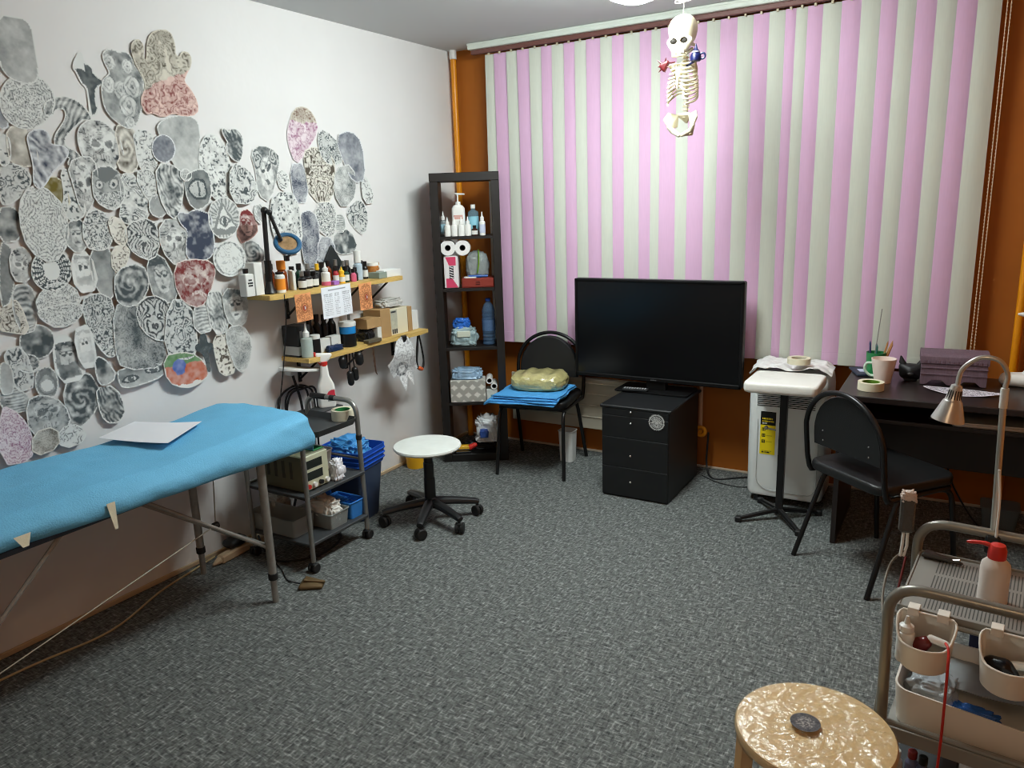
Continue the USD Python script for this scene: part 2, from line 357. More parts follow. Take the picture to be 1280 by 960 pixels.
# ================================================================= paper drawings on the white wall
TINT = dict(g=((70, 79, 82), (226, 229, 226)), b=((58, 66, 84), (224, 228, 230)), w=((84, 78, 68), (228, 226, 216)), r=((118, 44, 44), (230, 222, 216)),
            p=((150, 96, 128), (232, 222, 226)), y=((110, 98, 34), (226, 224, 206)), o=((190, 84, 36), (230, 228, 222)))
def sstep(a, b, x): t = np.clip((x - a) / (b - a), 0, 1); return t * t * (3 - 2 * t)
def painter(kind, tone, tint, seed):
    rng = np.random.RandomState(seed); ink, paper = (np.array(lin(*c)) for c in TINT[tint])
    def paint(u, v, d, P):
        Q = np.column_stack([P, np.full(len(P), seed * 3.7)])
        f1, f2, f3 = fbm(Q * 14, 4, seed), fbm(Q * 38, 3, seed + 1), fbm(Q * 95, 2, seed + 2)
        n2, n3 = (f2 - .5) * 2, (f3 - .5) * 2
        u0, v0 = u, v
        w1, w2 = fbm(Q * 22 + 7, 3, seed + 3) - .5, fbm(Q * 22 + 31, 3, seed + 4) - .5; u, v = u + .42 * w1, v + .42 * w2
        S = np.column_stack([np.abs(u) * .12, v * .14, np.full(len(u), seed * 2.1)])
        g1 = fbm(S * 16, 3, seed); r, th = np.hypot(u, v), np.arctan2(v, u)
        con = lambda f, k, w: 1 - sstep(w * .5, w * 1.3, np.abs(np.sin(f * k * 1.75)))
        el = lambda cx, cy, a, b: np.hypot((u - cx) / a, (v - cy) / b)
        k = kind; col = None
        dk = tone + .5 * n2 + .25 * n3
        if k == 'shade': dk = tone + .3 * (f1 - .5) * 2 + .16 * n2 + .08 * n3 + .1 * v
        elif k == 'flat': dk = tone + .12 * n2 + .1 * n3
        elif k == 'hatch': dk = tone + .45 * (f1 - .5) * 2 + .25 * n2 + .22 * con(f1 + v * .3, 30, .5) - .1
        elif k == 'lines': dk = tone * .35 + .75 * con(f1, 26, .45) * sstep(.3, .55, f2) + .12 * n2
        elif k == 'strokes': dk = tone * .45 + .85 * con(f1 + .25 * u * v, 24, .6) * sstep(.34, .5, f2) + .2 * n3
        elif k == 'sym': dk = tone * .35 + .8 * con(g1, 26, .6) + .15 * n3
        elif k == 'dots': dk = tone * .4 + .8 * sstep(.55, .66, f3) + .3 * n2
        elif k == 'mandala':
            pet = np.abs(np.sin(th * 6)); dk = tone * .3 + .6 * con(r + .10 * pet, 17, .42) + .25 * con(th * 6 / 3, 3, .2) * (r > .25) + .3 * n3
        elif k in ('ring', 'circle'):
            if k == 'ring':
                s1, s2 = th * 11 / math.pi, np.log(r + .02) * 7; dk = ((np.sin((s1 + s2) * math.pi) * np.sin((s1 - s2) * math.pi)) > -.12) * .9 * (r > .42) * (r < 1.02) + .03
            else: dk = .12 + .3 * (np.abs(r - .86) < .05) + .35 * (np.abs(r - .93) < .1) * sstep(.5, .6, f3) + .35 * con(f1, 24, .4) * (r < .75) * sstep(.4, .6, f2)
        elif k == 'roses':
            dk = tone + .1 + .4 * n2
            for cx, cy, R in ((-.1, -.02, .34), (.45, .1, .4), (-.62, .1, .34), (.15, -.42, .42), (-.45, .66, .3), (.1, -.82, .24), (.35, .62, .26)):
                rr = np.hypot((u0 - cx) / R, (v0 - cy) / (R * .72)) * (1 + .25 * w1); tt = np.arctan2(v0 - cy, u0 - cx); m = rr < 1
                dk = np.where(m, .26 + .36 * (1 - sstep(.1, .6, np.abs(np.sin(rr * 7 + tt * .5 + .9 * np.sin(tt * 2.5 + rr * 3))))) + .3 * n2 + .15 * n3 + .4 * sstep(.85, 1, rr) + .35 * (rr < .18), dk)
        elif k == 'skull':
            dk = tone + .45 * n2 + .2 * n3 - .22 * (el(0, .25, .6, .5) < 1) + .4 * con(f1 + .3 * v, 16, .4) * (f2 > .5)
            for s in (-1, 1): dk = np.where(el(s * .3, .12, .19, .13) < 1, .72 + .3 * n2, dk); dk = np.where(np.abs(el(s * .3, .12, .26, .2) - 1) < .14, dk - .15, dk)
            dk = np.where(el(0, -.18, .08, .12) < 1, .75, dk); dk = np.where((np.abs(v + .48) < .09) & (np.abs(u) < .36), .3 + .4 * (np.abs(np.sin(u * 24)) < .35), dk)
        elif k in ('face', 'ramwoman', 'portrait'):
            dk = tone + .3 * n2 + .15 * n3 - .3 * (el(0, .05, .5, .62) < 1) + .25 * (v > .55)
            for s in (-1, 1):
                dk = np.where(el(s * .22, .18, .15, .07) < 1, .85, dk); dk += .4 * (np.abs(el(s * .22, .3, .2, .08) - 1) < .3)
            dk = np.where(el(0, -.1, .06, .14) < 1, dk + .25, dk); dk = np.where(el(0, -.34, .2, .06) < 1, .8, dk)
            if k == 'ramwoman':
                for s in (-1, 1):
                    R = el(s * .62, .55, .36, .38); dk = np.where(R < 1, .35 + .5 * (np.sin(R * 14 + np.arctan2(v - .55, u - s * .62) * 2) > 0), dk)
            if k == 'portrait':
                dk = np.where(np.maximum(np.abs(u), np.abs(v)) > .74, .06, dk); dk = np.where((v < -.2) & (np.abs(u) < .66) & (v > -.7), tone * 1.25 + .3 * n2, dk)
        elif k == 'tiger':
            dk = tone * .45 + .8 * con(np.abs(u) * .55 + .35 * g1 + .18 * np.sin(v * 4), 15, .55) * (r > .18) + .15 * n3
            for s in (-1, 1): dk = np.where(el(s * .3, .12, .16, .09) < 1, .95, dk); dk = np.where(el(s * .32, .13, .06, .05) < 1, .1, dk)
            dk = np.where(el(0, -.32, .16, .1) < 1, .85, dk); dk = np.where(np.abs(r - .98) < .06, .9, dk)
        elif k == 'owl':
            dk = tone + .4 * n2; dk = np.where(v + .5 * (1 - np.abs(u)) > .75, .8, dk)
            for s in (-1, 1): R = el(s * .45, .2, .32, .24); dk = np.where(R < 1, .25 + .5 * (R > .75), dk); dk = np.where(R < .3, .95, dk)
            dk = np.where(v < -.15, .25 + .6 * con(g1, 24, .6), dk)
        elif k == 'eyetri':
            t = (v + .55 > 0) & (v + .55 < 1.25 * (1 - np.abs(u) / .72)); e = np.minimum(np.abs(v + .55), np.abs(v + .55 - 1.25 * (1 - np.abs(u) / .72)) * .55)
            dk = .28 + .4 * (np.sin(th * 26) > .1) * (r > .5) + .2 * n2; dk = np.where(t, .12, dk); dk = np.where((e < .07) & (np.abs(u) < .76) & (v > -.62) & (v < .75), .7, dk)
            R = el(0, -.15, .3, .16); dk = np.where(np.abs(R - 1) < .25, .75, dk); dk = np.where(el(0, -.15, .12, .13) < 1, .85, dk); dk = np.where((np.abs(v + .68) < .09) & (np.abs(u) < .8), .7, dk)
        elif k == 'eyes':
            dk = tone + .25 * n2 + .2 * v
            for cx, cy in ((-.52, -.12), (.48, .2)):
                R = el(cx, cy, .3, .3); dk = np.where(R < 1, .3 + .2 * n2, dk); dk = np.where(np.abs(R - 1) < .2, .9, dk); R = el(cx, cy, .13, .26); dk = np.where(R < 1, .85, dk); dk = np.where(el(cx + .03, cy + .08, .03, .06) < 1, .05, dk)
        elif k == 'swirl':
            dk = tone + .22 * np.sin(17 * np.hypot(u + .1, v * .9 - .1) + 2 * th + 9 * f1) + .5 * n2 + .2 * n3
        elif k == 'feather': dk = tone + .26 * np.sin((u * .8 + v * .5 + .9 * f1) * 24) * sstep(.1, .9, r) + .55 * n2 + .2 * n3
        elif k == 'dragon': dk = tone + .22 * np.sin((u * 1.2 - v) * 22 + 9 * f1) + .45 * n2 - .22 * (d > .016)
        elif k == 'creature': dk = tone + .55 * (f1 - .5) * 3 + .45 * n2
        elif k == 'dagger': dk = np.where((d > .007) & ((v < .45) & (v > -.1) | (np.abs(u0 - .15) < .3)), .88 + .3 * n2, .12)
        elif k == 'cross': dk = 0 * u + .9
        elif k == 'clock':
            R = el(0, 0, .7, .6); dk = tone + .2 * n2 - .35 * (R < .8) + .3 * (np.abs(R - .9) < .1) + .5 * (R < .75) * ((np.abs(u) < .08) | (np.abs(np.sin(th * 6)) < .15) * (R > .5))
        elif k == 'ribs': dk = tone + .25 * np.sin(v * 26) * (np.abs(u) < .6) + .4 * n2 + .2 * n3
        elif k == 'badge': dk = tone + .3 * n2; dk = np.where(el(0, -.15, .5, .4) < 1, .15, dk); dk = np.where((np.abs(v - .68) < .2) & (np.abs(u) < .5), .75 + .3 * n2, dk); dk = np.where(np.abs(el(0, -.12, .72, .66) - 1) < .12, .75, dk)
        elif k == 'figure':
            dk = .34 + .45 * con(f1 + .2 * v, 22, .5) + .4 * n2 + .2 * n3
            dk = np.where(el(.05, .52, .2, .14) < 1, .3 + .35 * con(f2, 20, .5), dk); dk = np.where(np.abs(u - .08 - .1 * np.sin(v * 7)) < .05 * (v < .5) * (v > .05), .12, dk)
            dk = np.where(el(.05, .78, .17, .16) < 1, .45 + .3 * con(f2, 30, .5), dk); dk = np.where(el(.05, -.1, .28, .2) < 1, .2 + .25 * n2 + .3 * (np.abs(el(.05, -.1, .28, .2) - .85) < .12), dk)
        elif k == 'koi': dk = .75 + .35 * n2
        dk = (dk - .12) * 1.18 + .06
        m = d < .0035 + .002 * f2
        if k not in ('flat', 'dagger') or tone < .8: dk = np.where(m, .03, dk)
        dk = np.clip(dk, 0, 1); c = mixc(dk, paper, ink)
        if k == 'figure':
            gi = np.array(lin(86, 80, 68)) if tint == 'r' else np.array(lin(110, 80, 66)); t = (v > (-.12 + .35 * u if tint == 'r' else .45))
            c = np.where(t[:, None], mixc(dk, lin(212, 208, 194), gi), mixc(np.clip(dk, 0, 1), lin(226, 200, 190) if tint == 'r' else paper, ink))
        if k == 'tiger' or (k == 'skull' and tone < .6): c = mixc(dk, paper, np.array(lin(56, 62, 66)))
        if k == 'face' and tint == 'r': c = np.where((v < .1)[:, None], mixc(dk, lin(190, 150, 140), lin(44, 26, 26)), c)
        if k == 'koi':
            c = np.where((v > .35)[:, None], mixc(dk, lin(210, 222, 200), lin(64, 120, 60)), c); c = np.where((el(-.35, .2, .35, .45) < 1)[:, None], mixc(dk, lin(196, 205, 230), lin(70, 96, 168)), c)
            c = np.where((m | (v < -.75))[:, None], paper, c)
        return c
    return paint
DRAWINGS = """soft grey portrait sheet at the top left of the drawing wall|shade|.45|g|-2810 2323 -2774 2326 -2719 2325 -2716 2260 -2718 2133 -2761 2117 -2819 2133 -2835 2182
round flower mandala cutout under the grey portrait sheet|mandala|.5|g|-2752 2138 -2699 2127 -2674 2081 -2678 2041 -2710 1993 -2756 1964 -2805 1958 -2843 1978 -2858 2018 -2846 2073 -2808 2118
narrow blue grey strip drawing at the wall edge beside the mandala|shade|.5|b|-2857 2053 -2851 2029 -2857 1960 -2875 1954
black dagger cutout with a thin ribbon above the coiled dragon|dagger|.85|g|-2573 2190 -2533 2253 -2531 2210 -2501 2202 -2493 2169 -2456 2148 -2493 2128 -2505 2082 -2501 2033 -2532 2013 -2526 2072 -2526 2123 -2547 2138 -2558 2174
rose bouquet cutout with three open grey roses|roses|.55|g|-2437 2254 -2406 2271 -2372 2260 -2337 2271 -2321 2237 -2313 2214 -2289 2184 -2294 2134 -2309 2075 -2348 1997 -2384 1983 -2426 2008 -2461 2043 -2464 2101 -2454 2150 -2410 2182 -2432 2223
elephant headed seated figure cutout with four arms and red robe|figure|.6|r|-2314 2303 -2281 2332 -2260 2311 -2274 2260 -2247 2247 -2232 2339 -2191 2378 -2125 2389 -2108 2341 -2115 2294 -2088 2281 -2071 2312 -2037 2308 -2040 2265 -2071 2226 -2090 2190 -2056 2158 -2031 2108 -2038 2063 -2105 2049 -2155 2062 -2211 2036 -2258 2054 -2289 2043 -2304 2092 -2274 2136 -2269 2170 -2283 2201 -2308 2247
coiled winged dragon cutout in dark grey beside the dagger|dragon|.7|g|-2712 2013 -2699 2046 -2664 2067 -2620 2073 -2589 2066 -2556 2046 -2530 1996 -2564 2006 -2591 1986 -2618 1962 -2648 1936 -2661 1907 -2649 1886 -2618 1875 -2603 1850 -2621 1827 -2654 1827 -2646 1841 -2630 1851 -2664 1862 -2688 1891 -2687 1924 -2657 1963 -2636 1987 -2625 2017 -2634 2038 -2665 2035 -2690 2006
horned goat demon drawing near the left end of the wall|creature|.65|w|-2849 1944 -2799 1947 -2785 1911 -2771 1844 -2801 1823 -2856 1830 -2858 1877
grey spread wing bird cutout below the dragon|feather|.5|b|-2785 1931 -2715 1947 -2722 1889 -2653 1886 -2665 1853 -2720 1813 -2770 1748 -2793 1748 -2777 1812 -2782 1883
pale crowned skull portrait right of the dragon tail|skull|.4|g|-2594 1942 -2561 1983 -2504 1996 -2461 1968 -2433 1929 -2425 1851 -2486 1815 -2547 1810 -2588 1861
swirled wood grain drawing under the rose bouquet|swirl|.45|w|-2436 1976 -2376 1979 -2347 1933 -2366 1837 -2404 1804 -2450 1825 -2422 1867
curling candle drawing between the wood grain sheet and the dark oval|lines|.45|g|-2354 1962 -2287 1966 -2283 1920 -2279 1822 -2325 1798 -2352 1837 -2352 1901
praying hands drawing in pale grey behind the dark oval|shade|.42|g|-2239 2004 -2120 2042 -2047 2034 -2045 1966 -2060 1896 -2050 1820 -2156 1808 -2188 1858 -2232 1956
dark slate oval plate drawing over the praying hands|flat|.72|b|-2286 1901 -2265 1941 -2223 1959 -2187 1942 -2177 1902 -2199 1864 -2241 1846 -2277 1862
tall pale blossom pattern strip right of the praying hands|dots|.4|g|-2033 1932 -1975 1977 -1922 1944 -1897 1866 -1901 1776 -1926 1703 -1983 1685 -2028 1739 -2057 1827
small dotted drawing at the wall edge left of the goat demon|dots|.4|g|-2881 1920 -2861 1908 -2873 1838 -2898 1820
clock gear eye drawing with dark spikes at the left edge|strokes|.55|g|-2899 1815 -2853 1816 -2812 1791 -2819 1748 -2882 1697 -2922 1686
gold and olive crouching frog cutout on white paper|creature|.6|y|-2761 1766 -2700 1772 -2685 1718 -2682 1679 -2724 1668 -2779 1678 -2776 1716
dotted leaf drawing right of the gold frog|dots|.5|g|-2682 1808 -2649 1778 -2636 1706 -2624 1644 -2676 1618 -2704 1658 -2680 1706
long animal skull drawing with smoky tail under the crowned skull|skull|.42|g|-2654 1826 -2576 1856 -2552 1823 -2566 1739 -2606 1656 -2631 1663 -2640 1739
owl with spread brows above an ornate skull|owl|.55|g|-2555 1807 -2472 1818 -2448 1733 -2470 1678 -2512 1657 -2567 1693 -2567 1755
ghostly ship in a bell shaped cutout left of the totem|strokes|.4|g|-2446 1787 -2386 1785 -2347 1703 -2344 1630 -2430 1596 -2477 1614 -2453 1678
narrow carved totem drawing left of the long wing|lines|.55|g|-2384 1797 -2300 1809 -2309 1706 -2335 1686
half round grey coin drawing tucked under the totem|flat|.55|g|-2333 1696 -2282 1709 -2260 1648 -2297 1615 -2343 1636
long folded wing drawing under the dark oval plate|feather|.55|g|-2281 1835 -2178 1821 -2169 1749 -2207 1636 -2246 1613 -2283 1702
tiny round rose drawing left of the dark clock shield|roses|.4|g|-2170 1794 -2143 1815 -2121 1795 -2149 1774
dark clock shield drawing with pocket watch tones|clock|.75|g|-2151 1784 -2063 1816 -2028 1792 -2036 1686 -2106 1648 -2147 1680
dark maple owl drawing at the left wall edge|creature|.7|g|-2926 1661 -2884 1665 -2866 1627 -2883 1558 -2945 1556
large pale lotus ornament drawing with pointed foot|mandala|.38|g|-2839 1716 -2776 1748 -2703 1661 -2712 1537 -2780 1462 -2853 1518 -2866 1627
gloomy bearded face drawing right of the lotus ornament|face|.6|g|-2698 1600 -2636 1613 -2630 1532 -2678 1494 -2712 1537
ornate mirrored sugar skull in bold ink lines|sym|.6|g|-2627 1625 -2560 1652 -2525 1581 -2545 1517 -2585 1501 -2639 1517
pale clasped hands drawing left of the roaring lion|lines|.35|w|-2528 1622 -2469 1601 -2477 1507 -2518 1538
roaring lion head drawing with ragged mane|tiger|.6|g|-2457 1584 -2339 1610 -2320 1514 -2366 1442 -2435 1474 -2460 1522
pale wolf skull drawing left of the blue ink bull|skull|.42|g|-2300 1595 -2196 1598 -2189 1457 -2243 1401 -2310 1483
blue ink bull head demon standing upright|creature|.8|b|-2210 1630 -2165 1614 -2124 1637 -2082 1625 -2049 1614 -2055 1556 -2049 1489 -2075 1425 -2193 1429 -2183 1497 -2162 1559 -2199 1586
round eye in a triangle drawing with rays|eyetri|.45|g|-2045 1650 -1959 1696 -1888 1647 -1902 1550 -1995 1510 -2050 1557
long dark fish drawing at the left wall edge|flat|.7|g|-2946 1550 -2915 1522 -2920 1432 -2954 1333 -2987 1319
small grey skull drawing left of the dotted spiral ring|skull|.5|g|-2917 1508 -2865 1519 -2859 1453 -2885 1405 -2923 1415
ring of dark dots in a spiral with white centre|ring|.75|g|-2858 1438 -2829 1490 -2779 1504 -2731 1483 -2718 1426 -2749 1376 -2804 1360 -2847 1386
white child portrait drawing with dark hair in a tilted frame|portrait|.3|g|-2703 1481 -2637 1488 -2624 1350 -2704 1343
tall smooth grey forest sheet beside the child portrait|shade|.62|g|-2629 1497 -2538 1498 -2557 1299 -2625 1343
small hooded reaper sketch under the clasped hands|lines|.4|w|-2531 1497 -2464 1499 -2489 1435 -2540 1403
round dark prowling tiger drawing in the middle of the wall|swirl|.75|g|-2533 1403 -2418 1423 -2401 1339 -2453 1270 -2516 1264 -2550 1299
astronaut drawing with dark visor left of the red skull|face|.65|g|-2385 1444 -2322 1452 -2285 1366 -2272 1265 -2353 1254 -2386 1317
pink and red skull drawing with worn outline|skull|.7|r|-2263 1403 -2186 1421 -2061 1400 -2070 1338 -2134 1230 -2200 1220 -2262 1278
pale circular zodiac ring drawing under the triangle eye|circle|.25|g|-2057 1422 -2023 1471 -1962 1490 -1900 1463 -1879 1408 -1916 1354 -1984 1337 -2039 1365
old microphone drawing with ribbed grille|ribs|.55|g|-2926 1380 -2882 1384 -2869 1328 -2887 1224 -2926 1217 -2942 1286
upper half of a lace mandala cut straight below|mandala|.45|g|-2860 1327 -2794 1381 -2720 1360 -2706 1289 -2855 1287
lower half of a lace mandala with scalloped edge|mandala|.6|g|-2862 1284 -2702 1295 -2718 1239 -2801 1216 -2854 1259
bold tribal mask ornament in black loops on white|sym|.8|g|-2692 1297 -2632 1321 -2568 1291 -2594 1070 -2628 1073 -2678 1185
large dark ruined city sheet behind the tiger face|hatch|.75|g|-2564 1257 -2489 1274 -2449 1183 -2367 1089 -2376 983 -2569 1004 -2583 1092
tiger face drawing with bold black stripes|tiger|.7|g|-2469 1245 -2394 1287 -2316 1242 -2335 1120 -2379 1091 -2454 1149
flower crowned woman skull in scribbled black lines|strokes|.65|g|-2314 1253 -2222 1241 -2204 1080 -2229 1003 -2281 994 -2368 1036
narrow grey stone column drawing right of the scribbled skull|ribs|.45|g|-2198 1209 -2133 1211 -2114 1103 -2202 1099
folded angel statue drawing above the black cross|feather|.5|g|-2125 1262 -2036 1263 -2025 1090 -2109 1076
line drawn woman face in an oval under the upper shelf end|face|.45|g|-2034 1274 -1907 1249 -1911 1120 -1978 1090 -2027 1136
black brush stroke cross drawing near the lower right of the wall|flat|.9|g|-2182 1084 -2157 1080 -2159 1035 -2125 1029 -2136 1016 -2159 1009 -2164 883 -2173 1000 -2217 1023 -2210 1040 -2185 1036
pale koi fish outline drawing right of the black cross|dots|.28|w|-2112 1058 -2044 1054 -2012 883 -2093 876 -2111 969
oval grey stone texture drawing at the lower right of the wall|hatch|.4|g|-2039 1084 -1944 1089 -1908 1004 -1938 896 -2000 873 -2037 1006
bunch of line drawn flowers at the left edge under the microphone|strokes|.45|w|-2989 1307 -2942 1337 -2922 1289 -2915 1213 -2969 1230 -3000 1241
round dark tree drawing with pale sky gaps|creature|.8|g|-2941 1180 -2917 1219 -2874 1228 -2836 1206 -2826 1161 -2850 1124 -2894 1113 -2931 1139
suited gangster portrait drawing in a white frame|portrait|.6|g|-2822 1166 -2770 1174 -2737 1087 -2734 1004 -2831 1002
pale nun portrait drawing right of the gangster portrait|portrait|.2|g|-2743 1185 -2685 1202 -2684 1044 -2734 1047
small dark fish skull drawing left of the gangster portrait|skull|.7|g|-2961 1114 -2916 1121 -2896 1086 -2931 1068 -2958 1082
line drawn rabbit drawing at the lower left edge|strokes|.5|g|-3002 1152 -2945 1157 -2926 1013 -2986 1005 -2999 1091
round badge drawing with a crown and pale heart|badge|.6|g|-2905 1050 -2867 1064 -2842 1027 -2853 965 -2885 956 -2913 988
small perched crow drawing under the nun portrait|creature|.75|g|-2674 1068 -2643 1046 -2609 978 -2665 956 -2679 993
long strip drawing of two staring eyes|eyes|.6|g|-2588 1001 -2384 984 -2394 943 -2508 928 -2581 930 -2591 957
orange koi fish drawing with green leaves and blue flower|koi|.6|o|-2379 1012 -2298 1015 -2218 989 -2166 903 -2237 868 -2300 867 -2375 910
large round dark whirlpool drawing low on the wall|swirl|.78|g|-2817 989 -2722 1018 -2685 936 -2708 864 -2773 813 -2815 817
dark diving fish drawing right of the whirlpool|feather|.7|g|-2684 943 -2617 928 -2590 834 -2622 790 -2673 803 -2688 876
small grey shell drawing at the low left edge|ribs|.5|g|-3041 1008 -2973 993 -2955 932 -3013 931 -3049 964
large skull and statue drawing above the bed|skull|.6|g|-2961 949 -2905 961 -2837 912 -2823 826 -2901 808 -2966 833
pink lotus mandala drawing at the low left edge|mandala|.5|p|-3052 950 -3015 919 -2989 871 -2977 804 -2995 736 -3087 749
dark coloured flower drawing right behind the bed edge|hatch|.7|w|-2959 822 -2883 826 -2885 755 -2972 748
pale outlined blossoms drawing touching the bed edge|lines|.35|g|-2863 814 -2790 811 -2773 755 -2865 745
pale pencil sketch at the left edge beside the rabbit|shade|.4|g|-3023 1111 -3004 1092 -3008 1007 -3041 1008
dark diving eagle cutout at the top middle of the wall|feather|.75|g|-1907 2006 -1869 1973 -1850 2006 -1809 1986 -1809 1936 -1832 1862 -1880 1884 -1896 1925 -1871 1945 -1896 1970
sailing ship in a rounded drop shaped cutout|strokes|.55|g|-1895 1848 -1797 1818 -1761 1728 -1808 1671 -1920 1681
ram horned woman portrait cutout|ramwoman|.5|g|-1746 1901 -1677 1937 -1588 1906 -1586 1849 -1667 1677 -1728 1712 -1723 1819
small open hand drawing right of the ram horned woman|lines|.4|g|-1602 1805 -1552 1822 -1528 1763 -1581 1727
pink and brown rose figure at the top of the right group|figure|.5|p|-1441 2128 -1366 2145 -1308 2111 -1283 2032 -1397 1913 -1466 1859 -1506 1968 -1491 2039
coffin shaped dark drawing under the pink rose figure|hatch|.7|b|-1505 1850 -1405 1853 -1411 1674 -1491 1671
horned warrior mask drawing in sepia|sym|.6|w|-1382 1938 -1186 1938 -1206 1679 -1376 1673 -1403 1869
swirling wolf cutout with black curls|strokes|.7|g|-1286 2007 -1241 2038 -1103 1949 -1111 1885 -1220 1866 -1280 1918
smooth slate blue winged sheet at the top right of the drawings|shade|.65|b|-1153 2006 -1034 2042 -955 1986 -950 1793 -1040 1774 -1100 1869
scorpion and thistle drawing below the slate winged sheet|hatch|.55|g|-1174 1837 -1043 1861 -1034 1708 -1142 1631 -1202 1709
small bent leg drawing at the right edge of the drawings|lines|.5|g|-979 1775 -928 1802 -888 1666 -966 1659
octopus drawing with curling arms at the right edge|strokes|.65|g|-1118 1613 -991 1677 -941 1576 -987 1478 -1069 1531
dark panther drawing under the octopus|creature|.7|g|-1216 1498 -1099 1506 -1051 1395 -1185 1382 -1239 1416
short pillar drawing left of the octopus|ribs|.45|g|-1205 1585 -1147 1592 -1144 1508 -1214 1511
armoured insect drawing above the hooded monk|sym|.5|g|-1356 1644 -1233 1663 -1206 1576 -1257 1474 -1348 1526
long grey knight statue drawing above the upper shelf|hatch|.7|b|-1477 1601 -1383 1619 -1348 1526 -1396 1333 -1472 1335 -1477 1474
hooded monk drawing standing behind the upper shelf bottles|hatch|.6|b|-1354 1479 -1246 1460 -1257 1321 -1373 1327
tall meadow flower pattern behind the magnifier lamp|dots|.5|g|-1637 1708 -1486 1707 -1484 1424 -1630 1409 -1679 1591
red and black devil face on a wedge shaped cutout|face|.75|r|-1858 1620 -1794 1633 -1762 1544 -1801 1511 -1883 1485
grey eye with fine wrinkles drawing left of the magnifier lamp|swirl|.6|g|-1860 1472 -1790 1483 -1725 1404 -1830 1373
small pale feather drawing above the magnifier lamp|feather|.4|g|-1767 1644 -1715 1658 -1709 1592 -1757 1575"""
def chaikin(P, n=2):
    P = np.asarray(P, float)
    for _ in range(n):
        Q = np.roll(P, -1, 0); P = np.stack([.75 * P + .25 * Q, .25 * P + .75 * Q], 1).reshape(-1, 2)
    return P
placed = []
for i, row in enumerate(DRAWINGS.split('\n')):
    lb, kind, tone, tint, pts = row.split('|')
    P = np.array(list(map(int, pts.split())), float).reshape(-1, 2) / 1000.0
    if kind in ('figure', 'dragon', 'dagger'): P = chaikin(P, 1)
    else: P = chaikin(P, 2 if len(P) > 7 else 1)
    pg = Polygon(P).buffer(0).buffer(.007 if kind in ('dragon', 'dagger', 'flat', 'figure') else .012)
    if pg.geom_type != 'Polygon': pg = max(pg.geoms, key=lambda g: g.area)
    lay = 1 + max([l for q, l in placed if q.intersects(pg)], default=0); placed.append((pg, lay))
    c = np.array(pg.centroid.coords[0]); Pl = np.array(pg.exterior.coords)[:-1] - c
    rr = np.random.RandomState(i)
    ca, cb = rr.uniform(.0, .007), rr.uniform(0, .004)
    def to3(Q, u, v, d, lay=lay, ca=ca, cb=cb): return np.column_stack([.0015 + .0016 * lay + ca * np.clip(-v, 0, 1) ** 2 + cb * u * u, Q])
    h = .0036 if pg.area < .04 else .0042
    p = single('tattoo_drawing', lb, 'drawing', Sheet(Pl, h, painter(kind, float(tone), tint, i + 1), to3), INK, (0, c[0], c[1]), group='tattoo drawings pinned to the white wall')
# ================================================================= large furniture
STEEL = M('grey_steel', (150, 150, 146), .35, .7)
CHROME = M('chrome', (200, 200, 200), .15, 1.)
ALU = M('scuffed_aluminium', (158, 156, 150), .45, .6, vary=.15, vscale=30)
BLACKMETAL = M('black_tube', (24, 24, 25), .3, .2)
DARKWOOD = M('black_brown_board', (25, 22, 21), .45, vary=.12, vscale=4, stretch=(1, 1, 12))
BLUECOVER = M('blue_nonwoven', (106, 182, 222), .75, bump=.25, bscale=180, vary=.05, vscale=5)
BLUEDARK = M('blue_vinyl', (30, 74, 120), .5)
PAPER = M('white_paper', (236, 238, 244), .8)
TAPE = M('masking_tape', (222, 216, 190), .7, bump=.1, bscale=200)
RUBBER = M('black_rubber', (18, 18, 19), .6)
VINYL = M('black_vinyl', (22, 23, 24), .42, bump=.12, bscale=250)
WHITE = M('white_gloss', (236, 236, 232), .3)
BLUEPL = M('blue_plastic', (28, 84, 190), .4)

# ---- treatment bed under the drawings
bed = Thing('treatment_bed', 'folding treatment bed under a blue disposable cover along the drawing wall', 'bed', (.36, -2.42, 0))
ny, nx = 90, 46
yy = np.linspace(-1.5, .258, ny)
zt = np.interp(yy, [-1.5, -.95, -.68, -.38, 0, .25, .335], [.745, .745, .75, .735, .75, .772, .768])
zb = np.interp(yy, [-1.5, -.95, -.35, 0, .335], [.666, .666, .646, .634, .626])
xl = np.interp(yy, [-1.5, .335], [-.33, -.29]); xr = np.interp(yy, [-1.5, .335], [.275, .30])
u = np.linspace(0, 1, nx)
X = np.zeros((ny, nx)); Z = X.copy()
for i in range(ny):
    a, b, t, q = xl[i], xr[i], zt[i], zb[i]
    key = np.array([(a + .02, q - .03), (a - .005, q + .02), (a + .01, t - .015), (a + .05, t), ((a + b) / 2, t + .004), (b - .06, t), (b - .015, t - .022), (b + .012, q + .04), (b + .008, q), (b - .02, q - .006)])
    s = np.linspace(0, 1, len(key)); s = np.r_[0, np.cumsum(np.hypot(*np.diff(key, axis=0).T))]; s /= s[-1]
    X[i], Z[i] = np.interp(u, s, key[:, 0]), np.interp(u, s, key[:, 1])
Y = np.repeat(yy[:, None], nx, 1)
Pn = np.stack([X, Y, Z], -1); wr = fbm(Pn * [6, 5, 9] + 3, 4, 11) - .5; w2 = fbm(Pn * [16, 9, 20], 3, 12) - .5
side = np.clip((u - .62) * 5, 0, 1)[None, :]
Z = Z + .018 * wr * (1 - side) + .008 * w2 * (1 - side); X = X + side * (.035 * wr + .018 * w2)
e = np.clip((yy - .198) / .06, 0, 1)[:, None]                                  # the end folds over
Y = Y - .0 * e + .03 * (fbm(Pn * [7, 1, 9], 3, 5) - .5) * e
Z = Z - e ** 3 * .05 * np.clip(1 - np.abs(u - .05) * 3, 0, 1)
